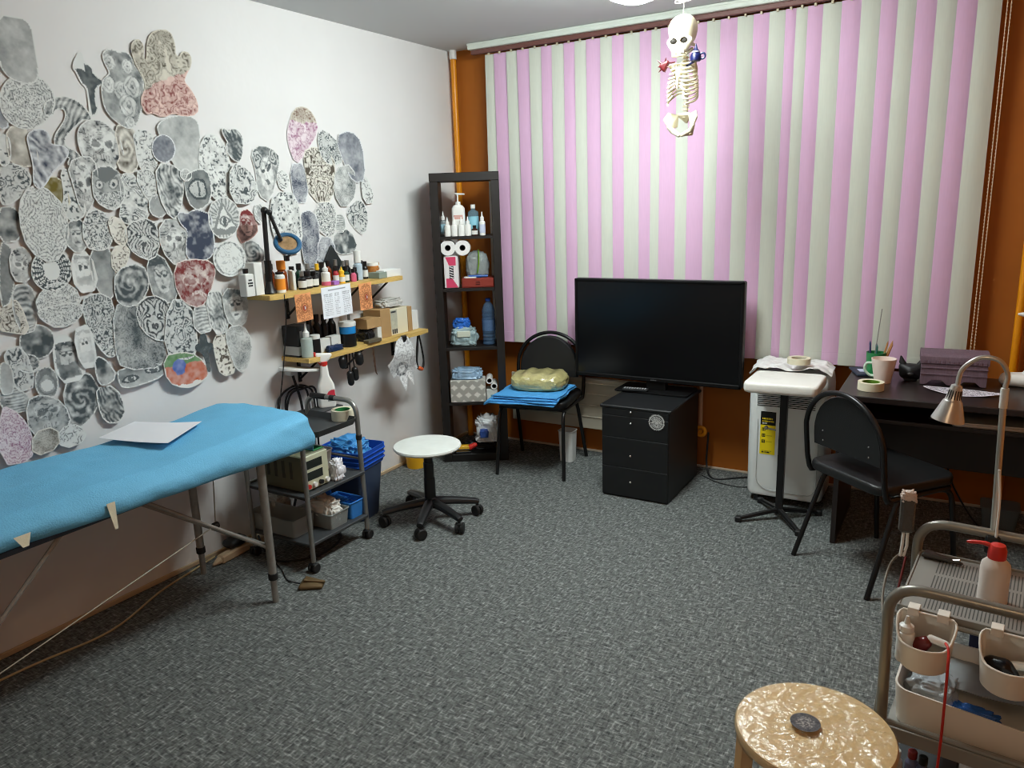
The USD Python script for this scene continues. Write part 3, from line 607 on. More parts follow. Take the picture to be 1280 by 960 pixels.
bed.part('cover', surf(X, Y, Z, .0025), BLUECOVER, 60, label='blue disposable cover')
Ze = np.linspace(0, 1, 14)[:, None]
k0, k1 = 4, nx - 8
Xe = np.repeat(X[-1:, k0:k1], 14, 0); Zt = Z[-1:, k0:k1]; Zx = Zt * (1 - Ze) + (Ze) * .60
Ye = Y[-1:, k0:k1] + .016 * np.sin(Ze * math.pi * .5) + .012 * (fbm(np.stack([Xe * 9, Zx * 6, 0 * Xe], -1), 3, 8) - .5)
bed.part('cover_end', surf(Xe, Ye, np.minimum(Zx, Zt), .002), BLUECOVER, 60, label='folded end of the blue cover')
bed.part('mattress', box(-.30, -1.5, .655, .262, .225, .71, .02), BLUEDARK)
bed.part('frame', cat(box(-.28, -1.5, .634, .262, .225, .655, .004)), M('bed_frame', (52, 66, 84), .5))
for x, y in ((.258, .003), (-.246, .031), (.258, -1.2), (-.246, -1.2)):
    l = bed.part('leg', cyl(.0175, .12, .635, 16, x=x, y=y), ALU)
    bed.part('leg_extension', cyl(.0135, 0, .13, 14, x=x, y=y), ALU, under=l)
    bed.part('collar', cyl(.0205, .105, .135, 16, x=x, y=y), RUBBER, under=l)
bed.part('cross_bar', rod((.258, .003, .255), (-.246, .031, .255), .010), ALU)
for a, b in (((.25, .0, .25), (.15, -.47, .62)), ((.2, .0, .255), (-.2, -.47, .62)), ((.25, -.8, .64), (.25, -1.2, .28))):
    bed.part('brace', rod(a, b, .0075), ALU)
WIRE = M('steel_wire', (190, 186, 170), .4, .5)
for a, b in (((.16, -.17, .4), (-.1, .05, .63)), ((.16, -.17, .4), (.2, -1.2, .22))):
    bed.part('wire', rod(a, b, .0022, n=6), WIRE)
bed.part('joint', cyl(.014, -.012, .012, 14).apply_transform(trimesh.transformations.rotation_matrix(math.pi / 2, (1, 0, 0))).apply_translation((.16, -.17, .4)), RUBBER)
def tapeflap(y, w0, L): 
    v = np.linspace(0, 1, 8)[:, None]; s = np.linspace(-.5, .5, 4)[None, :]
    return surf(.309 + .012 * v + 0 * s, y + s * w0 * (1 - .65 * v), .705 - L * v + 0 * s, .001)
bed.part('tape', tapeflap(-.66, .03, .09), TAPE, label='torn strip of masking tape hanging from the cover')
bed.part('tape', tapeflap(-.94, .05, .035), TAPE, label='short piece of tape on the cover edge')
# sheet of paper lying on the bed
Pp = np.array([(.094, -2.761), (.452, -2.701), (.311, -2.438), (.049, -2.57)])
s, t = np.meshgrid(np.linspace(0, 1, 12), np.linspace(0, 1, 12), indexing='ij')
Q = (Pp[0] * ((1 - s) * (1 - t))[..., None] + Pp[1] * (s * (1 - t))[..., None] + Pp[2] * (s * t)[..., None] + Pp[3] * ((1 - s) * t)[..., None])
single('paper_sheet', 'blank white sheet of paper lying on the blue bed cover', 'paper', surf(Q[..., 0] - .25, Q[..., 1] + 2.6, .010 + .02 * np.abs(s - .3) ** 2 + .012 * t * (1 - s), .0008), PAPER, (.25, -2.6, .752))

# ---- stool on castors
def castor(r=.024):
    wheel = lambda s: rot(mv(cyl(r, -.009, .009, 18, .004)), 90, (0, 1, 0)).apply_translation((s * .013, 0, r))
    hood = tm(hs([(-.014, .006, r * 1.5, .008), (.014, .006, r * 1.5, .008), (-.012, -.012, r * 1.8, .007), (.012, -.012, r * 1.8, .007)]))
    return cat(wheel(-1), wheel(1)), cat(hood, cyl(.006, r * 1.7, r * 2.6, 10))
ws = Thing('swivel_stool', 'white round stool on a black five star base with castors', 'stool', (.70, -1.41, 0))
ws.part('seat', lathe([(.16, .398), (.172, .402), (.177, .41), (.174, .418), (.15, .4225), (.08, .4235)], 48), M('worn_white_seat', (224, 229, 224), .5, vary=.05, vscale=14), 40)
ws.part('column', cat(lathe([(.030, .10), (.030, .235), (.027, .24), (.027, .32), (.0235, .325), (.0235, .385), (.05, .39), (.05, .4)], 20)), BLACK, 30)
ws.part('hub', lathe([(.03, .075), (.045, .08), (.04, .12), (.03, .13)], 20), BLACK)
for a in (227, 294, 342, 41, 154):
    c, s = math.cos(math.radians(a)), math.sin(math.radians(a)); P = lambda r, z: (c * r, s * r, z)
    ws.part('base_arm', tube([P(.02, .105), P(.12, .098), P(.235, .082), P(.255, .076)], [.029, .026, .021, .018], 10, flat=.8), BLACK)
    w, h = castor(.029); R = trimesh.transformations.rotation_matrix(math.radians(a + 40), (0, 0, 1))
    for m in (w, h): m.apply_transform(R); m.apply_translation(P(.247, 0))
    k = ws.part('castor', h, BLACK); ws.part('wheel', w, RUBBER, under=k)

# ---- corner shelf unit: front faces the camera side, rotated into the corner
A0 = math.degrees(math.atan2(.218, .355)); UW, UD, UH = .418, .28, 1.815
unit = Thing('shelf_unit', 'tall narrow black brown shelf unit standing diagonally in the corner', 'shelf unit', (.402, -.514, 0), A0)
SH = [.018, .395, .752, 1.123, 1.440]
for s in (-1, 1): unit.part('side_panel', box(s * UW / 2 - (.05 if s > 0 else 0), 0, 0, s * UW / 2 + (0 if s > 0 else .05), UD, UH - .05, .002), DARKWOOD)
unit.part('top_panel', box(-UW / 2, 0, UH - .05, UW / 2, UD, UH, .002), DARKWOOD)
unit.part('base_panel', box(-UW / 2 + .05, .002, 0, UW / 2 - .05, UD, .05, .002), DARKWOOD)
for z in SH[1:]: unit.part('shelf', box(-UW / 2 + .05, .004, z - .018, UW / 2 - .05, UD - .01, z, .001), DARKWOOD)
def on_unit(x, y, z): 
    a = math.radians(A0); return (.402 + x * math.cos(a) - y * math.sin(a), -.514 + x * math.sin(a) + y * math.cos(a), z)

# ---- chairs
def chair(label, loc, rz):
    t = Thing('visitor_chair', label, 'chair', loc, rz, group='black tubular visitor chairs')
    seat = slab(rrect(.44, .42, .07, 6), .428, .47, .014)
    seat.vertices[:, 2] += .008 * (1 - (seat.vertices[:, 0] / .22) ** 2) * (seat.vertices[:, 2] > .45)
    t.part('seat', seat, VINYL, 50)
    a = np.linspace(0, math.pi, 15)
    def arch(w, z0, zt, r, tl=0): # back outline, tilted
        R = w / 2; P = [(-R, z0)] + [(-R * math.cos(q), zt - .205 + .205 * math.sin(q)) for q in a] + [(R, z0)]
        return np.array(P)
    B = arch(.44, .43, .815, 0); yb = lambda z: .195 + .10 * (z - .43)
    F = np.array([(x, yb(z), z) for x, z in B])
    rail = [(-.22, -.17, .425), (-.22, .14, .422)]
    path = np.vstack([[(-.2, -.17, .415), (-.215, .12, .415), (-.22, .185, .43)], F[1:-1], [(.22, .185, .43), (.215, .12, .415), (.2, -.17, .415)]])
    t.part('back_frame', tube(smoothpath(path, 3), .0115, 10), BLACKMETAL, 60)
    pad = np.array([(x * .9, z) for x, z in arch(.43, .545, .80, 0)]); n = len(pad)
    sec = lambda k, off: np.column_stack([pad[:, 0] * k, yb(pad[:, 1]) - .013 + off + 0 * pad[:, 0], (pad[:, 1] - .65) * k + .65])
    t.part('backrest', loft([sec(.95, -.036), sec(.985, -.030), sec(1, -.018), sec(1, -.006), sec(.97, 0)]), VINYL, 40)
    for sx in (-1, 1):
        for z in (.575, .62): t.part('screw', ball((sx * .13, yb(z) - .011, z), .004, 1), CHROME)
    for s in (-1, 1):
        t.part('leg', tube(bend([(s * .2, .02, .412), (s * .2, -.185, .412), (s * .215, -.235, 0)], .07, 6), .0115, 10), BLACKMETAL, 60)
        l = t.part('leg', tube([(s * .2, .09, .412), (s * .205, .12, .36), (s * .222, .245, 0)], .0115, 10), BLACKMETAL, 60)
        t.part('bracket', box(s * .2 - .014, .06, .402, s * .2 + .014, .11, .43, .003), CHROME)
    for y in (-.15, .1): t.part('cross_bar', rod((-.2, y, .412), (.2, y, .412), .009), BLACKMETAL)
    return t
chair('black vinyl chair in front of the blind holding the wrapped pillow', (.825, -.40, 0), 9.8)
chair('black vinyl chair seen from behind, pushed up to the desk', (2.79, -.95, 0), 140)
BLUESHEET = M('folded_blue_sheet', (70, 152, 214), .8, bump=.15, bscale=200)
fs = Thing('folded_sheet', 'folded blue disposable sheets on the seat beside the shelf unit', 'sheet', (.85, -.465, .478), 9.8)
for k, (dx, dy, w, d) in enumerate(((-.05, -.06, .44, .38), (-.045, -.05, .45, .38), (-.02, -.04, .42, .37), (-.02, -.03, .41, .36))):
    fs.part('layer', mv(cloth(w, d, lambda x, y, k=k: (x + .006 * np.sin(y * 30 + k), y + .008 * np.sin(x * 17 + 2 * k), .004 + .011 * k + .006 * (fbm(np.stack([x * 9, y * 9, 0 * x + k], -1), 3, k) - .3) - np.clip(-x - .19, 0, 1) * .55 - np.clip(-y - .185, 0, 1) * .5), 40, 40, .005), dx, dy, .001), BLUESHEET, 60)
FOIL = M('crinkled_film_olive', (184, 176, 120), .24, .0, .8, vary=.25, vscale=14, bump=.5, bscale=60, coat=.6)
pil = crumple(.35, .30, .10, 3, .045, pw=.62, sharp=7)
pil.vertices[:, 2] += .006 * np.sin(pil.vertices[:, 0] * 70) * (pil.vertices[:, 2] > .05)
single('wrapped_pillow', 'small olive pillow wrapped in clear film on the folded blue sheets', 'pillow', pil, FOIL, (.835, -.42, .52), 15, smooth=50)

# ---- drawer cabinet, television, radiator
cab = Thing('drawer_cabinet', 'black drawer cabinet with a round white sticker under the television', 'cabinet', (1.557, -.42, 0))
CB = M('black_cabinet', (17, 19, 21), .5)
cab.part('body', box(-.192, -.255, 0, .192, .26, .512, .003), CB); cab.part('top', box(-.202, -.268, .512, .206, .27, .53, .004), CB)
for z0, z1, kz in ((.012, .1765, .101), (.1785, .3475, .253), (.3495, .4715, .439), (.4735, .511, .502)):
    p = cab.part('drawer', box(-.19, -.266, z0, .19, -.253, z1, .0012), CB)
    cab.part('knob', ball((-.018, -.274, kz), .0075, 2), CHROME, under=p)
def emblem(u, v, d, P):
    r, th = np.hypot(u, v), np.arctan2(v, u); f = fbm(np.column_stack([np.abs(u) * 3, v * 3, 0 * u]), 3, 3)
    k = (np.abs(r - .86) < .06) | (r < .72) & (np.abs(np.sin(f * 22)) > .45) | (np.abs(r - .97) < .02)
    return mixc(k * .85, lin(24, 26, 27), lin(205, 208, 206))
cab.part('sticker', Sheet([(.046 * math.cos(a), .046 * math.sin(a)) for a in np.linspace(0, 2 * math.pi, 40)[:-1]], .0022, emblem, onto((.128, -.2695, .462), (1, 0, 0), (0, 0, 1))), INK, label='round white emblem sticker')
tv = Thing('television', 'large black flat television on the drawer cabinet in front of the blind', 'television', (1.53, -.31, .531))
TVB = M('tv_gloss', (8, 8, 9), .6, spec=.2)
tv.part('housing', box(-.5, 0, .058, .5, .05, .648, .006), BLACK)
tv.part('bezel', cat(box(-.5, -.012, .058, .5, 0, .082, .004), box(-.5, -.012, .632, .5, 0, .648, .004), box(-.5, -.012, .058, -.484, 0, .648, .004), box(.484, -.012, .058, .5, 0, .648, .004)), TVB)
tv.part('screen', box(-.486, -.005, .08, .486, .0, .634, .001), M('tv_screen', (9, 10, 12), .18, spec=.4))
tv.part('neck', box(-.05, .0, .008, .07, .045, .07, .004), TVB)
tv.part('base_plate', slab(rrect(.44, .22, .02), 0, .01, .003).apply_translation((.0, .03, 0)), TVB)
tv.part('maker_mark', mv(cat(*[box(-.018 + k * .0075, -.0128, .066, -.013 + k * .0075, -.012, .0715, 0) for k in range(5)]), 0), M('mark_grey', (96, 98, 100), .4))
rc = Thing('remote_control', 'slim grey remote control lying on the television base', 'remote', (1.44, -.375, .544), 8)
rc.part('body', slab(rrect(.15, .045, .012), 0, .012, .003), M('remote_grey', (44, 46, 48), .4))
for i in range(9):
    for j in range(3): rc.part('button', box(-.066 + i * .015, -.014 + j * .0105, .0115, -.057 + i * .015, -.008 + j * .0105, .0145, .001), M('button_grey', (150, 152, 154), .5))
rad = Thing('radiator', 'beige flat wall radiator under the blind behind the chair', 'radiator', (1.08, -.06, 0))
RADM = M('radiator_beige', (196, 190, 172), .45)
rad.part('front_panel', box(-.63, -.06, .19, .61, -.048, .52, .004), RADM)
for z in (.265, .34, .415, .485): rad.part('ridge', box(-.625, -.066, z, .605, -.058, z + .01, .003), RADM)
rad.part('back_panel', box(-.62, -.045, .2, .60, .03, .51, .003), RADM)
rad.part('pipe', tube(bend([(.61, -.02, .26), (.66, -.02, .26), (.66, -.02, .62)], .03), .012, 10), M('pale_pipe', (196, 150, 120), .5))
rad.part('valve', cat(ring((.668, -.035, .256), .026, .011, 20, 10, (0, 1, 0)), cyl(.012, -.03, .03, 12).apply_transform(trimesh.transformations.rotation_matrix(math.pi / 2, (1, 0, 0))).apply_translation((.668, -.02, .256))), PIPE, label='orange valve ring')
wb = Thing('waste_bin', 'small white plastic bin standing behind the black chair', 'bin', (.925, -.235, 0))
wb.part('body', cat(tray(.10, .10, .20, .003, .025, .012)), WPLAST); wb.part('rim', tube(np.column_stack([rrect(.102, .102, .026), np.full(24, .2)]), .003, 6, True), WPLAST)

# ---- portable air conditioner and armrest stand
ac = Thing('air_conditioner', 'white portable air conditioner with a yellow and black sticker', 'air conditioner', (2.295, -.275, 0))
ACW = M('ac_white', (226, 230, 228), .38)
def acs(z, w, d, r, oy=0): p = rrect(w, d, r, 6); return np.column_stack([p[:, 0], p[:, 1] + oy, np.full(len(p), z)])
ac.part('body', loft([acs(.045, .375, .30, .05), acs(.06, .385, .31, .05), acs(.3, .39, .315, .045), acs(.64, .39, .315, .045), acs(.70, .375, .29, .05, .01), acs(.715, .33, .25, .05, .01)]), ACW, 40)
ac.part('base', slab(rrect(.35, .28, .04), .042, .06, .006), BLACK)
for x in (-.14, .14):
    for y in (-.11, .11): ac.part('castor', box(x - .015, y - .018, 0, x + .015, y + .018, .045, .006), BLACK)
for k in range(7): ac.part('grille_slot', box(-.148, -.1605, .545 + k * .0105, .142, -.155, .5495 + k * .0105, .0012), BLACK)
fp = bend([(-.14, -.1592, .47), (-.14, -.1592, .12), (-.09, -.1592, .08), (.14, -.1592, .08), (.165, -.1592, .12), (.165, -.1592, .47)], .05)
ac.part('panel_seam', tube(fp, .0016, 6), M('seam_grey', (176, 180, 178), .5))
def aclabel(u, v, d, P):
    c = np.where((v > .36)[:, None], lin(24, 24, 22), np.array(lin(236, 212, 26)))
    K = np.array(lin(30, 30, 24)); Yl = np.array(lin(232, 206, 30)); Wt = np.array(lin(214, 214, 206))
    for y0, y1, x0, x1, q in ((.62, .70, -.8, .65, Yl), (.52, .58, -.8, .75, Yl), (.43, .48, -.75, -.1, Wt), (-.95, -.86, -.7, .4, K), (-.85, -.83, -.7, .6, K)):
        m = (v > y0) & (v < y1) & (u > x0) & (u < x1) & (np.sin(u * 40 + y0 * 9) > -.75); c = np.where(m[:, None], q, c)
    for y in (.16, -.12, -.40):
        R = np.maximum(np.abs(u + .55) / .2, np.abs(v - y) / .075); c = np.where(((R < 1) & ((R > .62) | (np.abs(u + .55) < .06)))[:, None], K, c)
        c = np.where(((np.abs(v - y) < .012) & (u > -.2) & (u < .6))[:, None], Yl * .6, c)
    return c
ac.part('sticker', Sheet(rect(.078, .235), .0022, aclabel, onto((-.088, -.1588, .398), (1, 0, 0), (0, 0, 1))), GLOSSINK, label='yellow and black product sticker')
FILM = M('crumpled_white_film', (238, 238, 236), .35, bump=.3, bscale=40)
flm = cloth(.40, .29, lambda x, y: (x * 1.0, y, .02 + .05 * (fbm(np.stack([x * 8, y * 8, 0 * x], -1), 4, 21) - .35) + .03 * (fbm(np.stack([x * 25, y * 25, 0 * x], -1), 2, 22) - .5) - np.clip(np.abs(x) - .16, 0, 1) * .6), 50, 40, .0015)
single('plastic_film', 'crumpled white plastic film lying over the air conditioner top', 'film', flm, FILM, (2.29, -.285, .718), 4, smooth=60)
st = Thing('armrest_stand', 'black pole stand with a white wrapped arm rest pad', 'arm rest', (2.315, -.60, 0))
pad = slab(rrect(.345, .30, .03, 6), .688, .742, .016)
pv = pad.vertices; pv[:, 2] += .008 * (fbm(pv * 14, 3, 4) - .5)
st.part('pad', pad, M('wrapped_pad', (234, 233, 226), .4, bump=.2, bscale=40), 50, label='white arm rest pad wrapped in film')
st.part('plate', box(-.07, -.05, .676, .07, .05, .69, .003), BLACK)
st.part('pole', box(-.017, -.017, .03, .017, .017, .68, .002), BLACKMETAL)
st.part('clamp_screw', cat(rod((-.03, -.02, .475), (-.075, -.02, .482), .004), ball((-.078, -.02, .483), .010, 2)), STEEL)
for a in (15, 105, 195, 285):
    c, s = math.cos(math.radians(a + 22)), math.sin(math.radians(a + 22))
    f = st.part('foot', tube([(c * .0, s * .0, .05), (c * .1, s * .1, .036), (c * .215, s * .215, .018)], [.016, .015, .013], 8, flat=.8), BLACKMETAL)
    st.part('end_cap', box(c * .215 - .016, s * .215 - .016, 0, c * .215 + .016, s * .215 + .016, .03, .004), RUBBER, under=f)
tp = Thing('tape_roll', 'pale roll of masking tape lying flat on the arm rest pad by the blind', 'tape roll', (2.335, -.385, .775))
def taperoll(t, R, h, core, tilt=0):
    t.part('tape', lathe([(R * .68, .001), (R - .001, 0), (R, .001), (R, h - .001), (R - .001, h), (R * .68, h - .001)][:6] + [(R * .68, .001)], 30), TAPE)
    t.part('core', lathe([(R * .64, .002), (R * .68, .002), (R * .68, h - .002), (R * .64, h - .002), (R * .64, .002)], 30), core)
taperoll(tp, .057, .03, TAPE)

# ---- desk
desk = Thing('desk', 'black brown writing desk against the orange wall', 'desk', (3.05, -.46, 0))
DESKM = M('desk_board', (38, 31, 30), .32, vary=.12, vscale=5, stretch=(14, 1, 1))
desk.part('desktop', box(-.47, -.37, .712, .66, .22, .74, .003), DESKM)
for x in (-.45, .62): desk.part('side_panel', box(x - .012, -.33, 0, x + .012, .2, .712, .002), DESKM)
desk.part('back_panel', box(-.44, -.03, .345, .61, -.012, .712, .002), DESKM)
desk.part('keyboard_tray', box(-.40, -.33, .615, .58, .0, .632, .002), DESKM)
for x in (-.41, .585): desk.part('tray_rail', box(x - .006, -.3, .632, x + .006, .0, .712, .001), BLACK)
# ================================================================= small trolley at the bed end
GREYPL = M('dark_grey_plastic', (58, 61, 63), .5)
CLEARGREY = clear('smoky_tub', (170, 176, 174), .55, .2)
tr = Thing('utility_trolley', 'small three tier trolley with grey posts and dark shelves at the end of the bed', 'trolley', (.37, -1.94, 0))
for x, y, zt in ((.2, -.2, .60), (-.19, -.2, .60)): tr.part('post', rod((x, y, .05), (x, y, zt), .0115, n=12), STEEL)
tr.part('handle', tube(bend([(.175, .2, .05), (.165, .2, .715), (-.165, .2, .715), (-.185, .2, .05)], .075, 8), .0125, 12), STEEL, 60)
tr.part('grip', cat(rod((-.13, .2, .716), (-.03, .2, .716), .0145), rod((-.0, .2, .716), (.03, .2, .716), .014)), RUBBER)
for x, y in ((.2, -.2), (-.19, -.2), (.175, .2), (-.185, .2)):
    w, h = castor(.023); k = tr.part('castor', mv(h, x, y), BLACK); tr.part('wheel', mv(w, x, y), RUBBER, under=k)
for z, lbl in ((.345, None), (.115, None)):
    tr.part('shelf', box(-.2, -.2, z, .19, .2, z + .016, .003), GREYPL); tr.part('rail', rod((-.19, .2, z + .075), (.17, .2, z + .075), .006), STEEL); tr.part('rail', rod((-.2, -.2, z + .022), (-.19, .2, z + .022), .006), STEEL)
P0 = rrect(.37, .30, .02); 
tr.part('top_tray', mv(tray(.37, .29, .032, .004, .02, .03), -.01, .06, .603), GREYPL)
tr.part('post_ring', cyl(.015, .52, .545, 14, x=.168, y=.2), RUBBER)
tp2 = Thing('tape_roll', 'roll of masking tape with a green core on the small trolley', 'tape roll', (.43, -1.725, .608))
GREENCORE = M('green_core', (40, 132, 70), .5)
taperoll(tp2, .056, .052, GREENCORE)
def spray_bottle(t, body, trig, H=.30):
    k = H / .30
    sec = lambda w, d, z: np.column_stack([rrect(w * k, d * k, min(w, d) * .3 * k, 4), np.full(20, z * k)])
    t.part('body', loft([sec(.085, .055, 0), sec(.09, .06, .008), sec(.092, .06, .09), sec(.085, .055, .12), sec(.045, .04, .165), (sec(.036, .034, .22))]), body, 40)
    t.part('collar', mv(cyl(.02 * k, .216 * k, .24 * k, 16), 0, 0), trig)
    t.part('trigger_head', tm(hs([(-.02 * k, 0, .25 * k, .015 * k), (.035 * k, 0, .27 * k, .011 * k), (-.03 * k, 0, .275 * k, .012 * k), (.0, 0, .235 * k, .015 * k)])), WHITE)
    t.part('trigger', tm(hs([(-.042 * k, 0, .285 * k, .008 * k), (-.03 * k, 0, .25 * k, .008 * k)]) + hs([(-.03 * k, 0, .25 * k, .008 * k), (-.012 * k, 0, .225 * k, .007 * k)])), trig)
    return t
REDPL = M('red_plastic', (206, 52, 44), .35)
def splabel(u, v, d, P):
    c = np.where((np.hypot(u - .6, v + .2) < 1.1)[:, None] & (v > -.25)[:, None], lin(205, 50, 70), np.array(lin(232, 232, 228)))
    return np.where(((v < -.3) & (v > -.8) & (u > -.3))[:, None], lin(120, 125, 120), c)
sb = spray_bottle(Thing('spray_bottle', 'white spray bottle with red trigger behind the trolley handle', 'spray bottle', (.205, -1.60, .62), 55), WHITE, REDPL)
sb.part('label', Sheet(rect(.06, .07), .003, splabel, onto((.01, -.0308, .06), (1, 0, 0), (0, 0, 1))), INK, label='red and white label')
tr.part('side_ledge', box(-.215, .205, .610, -.11, .40, .6185, .002), GREYPL)
dv = Thing('power_supply', 'olive boxy power supply with two dark displays on the middle trolley shelf', 'power supply', (.40, -2.02, .362))
OLIVE = M('olive_metal', (112, 112, 88), .5); 
dv.part('case', box(-.17, -.08, 0, .11, .08, .172, .005), OLIVE)
for x in (-.12, -.07, -.02, .03): dv.part('vent', box(x, -.082, .055, x + .02, -.078, .14, .002), M('olive_dark', (72, 74, 58), .6))
dv.part('front_panel', box(.108, -.08, .004, .118, .08, .168, .003), M('pale_panel', (196, 198, 170), .5))
for z in (.105, .05): dv.part('display', box(.1175, -.06, z, .1195, .04, z + .04, .001), M('display_dark', (30, 36, 32), .2))
for k, y in enumerate((-.06, -.02, .02, .06)): dv.part('knob', rod((.118, y, .026), (.132, y, .026), .011, n=14), (REDPL, WHITE, BLACK, WHITE)[k])
dv.part('top_strip', box(-.05, .01, .172, .1, .075, .178, .002), GREENCORE, label='green cloth on top')
cb = Thing('clear_tub', 'translucent white tub standing at the back of the middle trolley shelf', 'tub', (.29, -1.83, .362))
cb.part('body', tray(.19, .13, .10, .002, .02, .02), clear('white_tub', (224, 224, 220), .75, .25)); cb.part('rim', tube(np.column_stack([rrect(.192, .132, .021), np.full(24, .1)]), .003, 6, True), WPLAST)
cup_ = Thing('wipes', 'white crumpled wipes beside the power supply', 'wipes', (.52, -1.89, .362)); cup_.part('wipes', crumple(.06, .07, .11, 31, .3), PAPER, 50)
def basket(label, loc, w, d, h, mat, name='storage_basket', rz=0):
    t = Thing(name, label, 'basket', loc, rz); t.part('body', tray(w, d, h, .003, .012, .015), mat); t.part('rim', tube(np.column_stack([rrect(w + .002, d + .002, .013), np.full(24, h)]), .0035, 6, True), mat); return t
basket('grey translucent basket on the bottom trolley shelf near the bed leg', (.30, -2.06, .132), .30, .14, .085, CLEARGREY)
basket('grey basket holding crumpled white towels on the bottom trolley shelf', (.43, -1.915, .132), .22, .13, .075, CLEARGREY)
basket('open blue basket at the front of the bottom trolley shelf', (.45, -1.79, .132), .18, .10, .085, M('blue_basket', (52, 128, 208), .4))
single('towel', 'crumpled white towels lying in the grey basket of the small trolley', 'towel', crumple(.20, .12, .125, 41, .35, sharp=6), M('white_towel', (232, 232, 226), .9), (.45, -1.915, .15), smooth=60)
single('blue_box', 'upright translucent blue box behind the blue basket', 'box', cat(tray(.10, .07, .16, .003, .012), box(-.02, -.036, .05, .02, -.034, .13, .001)), M('blue_clear', (36, 104, 190), .25), (.30, -1.80, .132))
single('blue_cloth', 'scrunched bright blue glove lump in the blue basket', 'glove', crumple(.12, .07, .06, 43, .3), M('bright_blue', (42, 130, 226), .5), (.42, -1.79, .162), smooth=60)
single('fluff_lump', 'crumpled clear film lump at the back of the bottom trolley shelf', 'film', crumple(.14, .10, .12, 44, .35), M('film_grey', (176, 172, 164), .4), (.16, -1.95, .152), smooth=50)
tb = Thing('trash_bin', 'dark blue translucent bin with a bright blue rim and bag beside the small trolley', 'bin', (.28, -1.54, 0), 8)
def bs(z, w, d): return np.column_stack([rrect(w, d, .03), np.full(24, z)])
tb.part('body', loft([bs(.0, .21, .16), bs(.01, .22, .17), bs(.30, .275, .215), bs(.30, .268, .208), bs(.012, .21, .16)]), M('smoky_blue_bin', (52, 66, 92), .3))
tb.part('rim', loft([bs(.295, .28, .22), bs(.30, .288, .228), bs(.395, .305, .245), bs(.395, .293, .233), bs(.30, .272, .212)]), BLUEPL)
for z in (.32, .345, .37): tb.part('rim_ridge', tube(bs(z, .297 + (z - .3) * .1, .237 + (z - .3) * .1), .004, 6, True), BLUEPL)
single('bin_bag', 'crumpled light blue bag bulging from the blue rimmed bin', 'bag', crumple(.24, .18, .16, 45, .3, sharp=6), M('bag_blue', (70, 150, 214), .4), (.275, -1.54, .30), smooth=60)
ybk = Thing('yellow_bucket', 'small yellow bucket by the wall behind the white stool', 'bucket', (.10, -.76, 0))
ybk.part('body', cup(.075, 0, .14, .003, .06), M('yellow_plastic', (232, 172, 28), .4)); ybk.part('rim', ring((0, 0, .14), .075, .004), M('yellow_plastic', (232, 172, 28), .4))

# ================================================================= wall shelves and what stands on them
PINE = M('pine', (206, 172, 98), .6, vary=.2, vscale=5, stretch=(30, 3, 30))
Z1, Z2 = 1.235, .888
def wallshelf(label, y0, y1, z, br):
    t = Thing('wall_shelf', label, 'shelf', (0, (y0 + y1) / 2, z))
    L = (y1 - y0) / 2; x = np.linspace(0, 1, 26)
    fe = .2 + .006 * np.sin(x * 9) + .004 * np.sin(x * 23)
    P = np.vstack([[(.0, -L), (.195, -L)], np.column_stack([fe, -L + 2 * L * x])[1:-1], [(.2, L), (.0, L)]])
    t.part('board', slab(P, -.024, 0, .003), PINE, 30)
    for y in br:
        y -= (y0 + y1) / 2
        k = t.part('bracket', cat(box(.0, y - .012, -.16, .005, y + .012, -.024, .001), box(.0, y - .012, -.029, .17, y + .012, -.024, .001), rod((.008, y, -.14), (.15, y, -.03), .006)), BLACK)
        for zz in (-.06, -.13): t.part('screw', ball((.006, y, zz), .004, 1), STEEL, under=k)
    return t
wallshelf('upper pine wall shelf crowded with ink bottles', -1.9, -.90, Z1, (-1.62, -1.22, -.98))
wallshelf('lower pine wall shelf with boxes and the blue tub', -1.69, -.685, Z2, (-1.58, -1.22, -.80))
def bottle(name, label, loc, r, h, body, cap, capr=.6, caph=.2, neck=.12, lab=None, cat_='bottle', square=False, nozzle=0., group=None):
    """body up to the shoulder, a neck, a cap, an optional label band or nozzle"""
    t = Thing(name, label, cat_, loc, group=group)
    hb = h * (1 - caph - neck)
    if square:
        s = lambda k, z: np.column_stack([rrect(2 * r * k, 2 * r * k, .25 * r * k), np.full(24, z)])
        t.part('body', loft([s(.95, 0), s(1, .003), s(1, hb - .004), s(.9, hb), s(capr * .9, hb + neck * h * .5), s(capr * .9, hb + neck * h)]), body, 40)
    else: t.part('body', lathe([(r * .92, 0), (r, .004), (r, hb * .93), (r * .9, hb), (r * capr * .85, hb + neck * h * .6), (r * capr * .85, hb + neck * h)], 18), body, 40)
    cz = hb + neck * h
    if nozzle: t.part('cap', lathe([(r * capr, cz), (r * capr, cz + caph * h * .35), (r * capr * .45, cz + caph * h * .5), (r * capr * .2, h)], 16), cap, 40)
    else: t.part('cap', cyl(r * capr, cz, h, 16, .0015), cap)
    if lab: t.part('label', (lathe([(r + .0006, hb * .18), (r + .0008, hb * .2), (r + .0008, hb * .78), (r + .0006, hb * .8)], 18) if not square else box(-r - .0006, -r - .0006, hb * .2, r + .0006, r + .0006, hb * .75, .0)), lab)
    return t
BK, WP = M('black_bottle', (20, 21, 23), .3), M('white_bottle', (226, 228, 224), .35)
AMB = M('amber_glass', (120, 52, 14), .12, coat=.5); LBLW = M('label_white', (214, 216, 212), .6); LBLD = M('label_dark', (52, 55, 58), .6)
ORG = M('orange_label', (228, 140, 40), .5); YEL = M('yellow_cap', (236, 184, 40), .4); PNK = M('pink_label', (206, 96, 128), .5); GRN = M('green_dark', (26, 62, 46), .35); PUR = M('purple_label', (160, 110, 190), .5); REDC = M('red_label', (170, 40, 46), .5)
PALE = M('pale_blue_bottle', (176, 196, 210), .3)
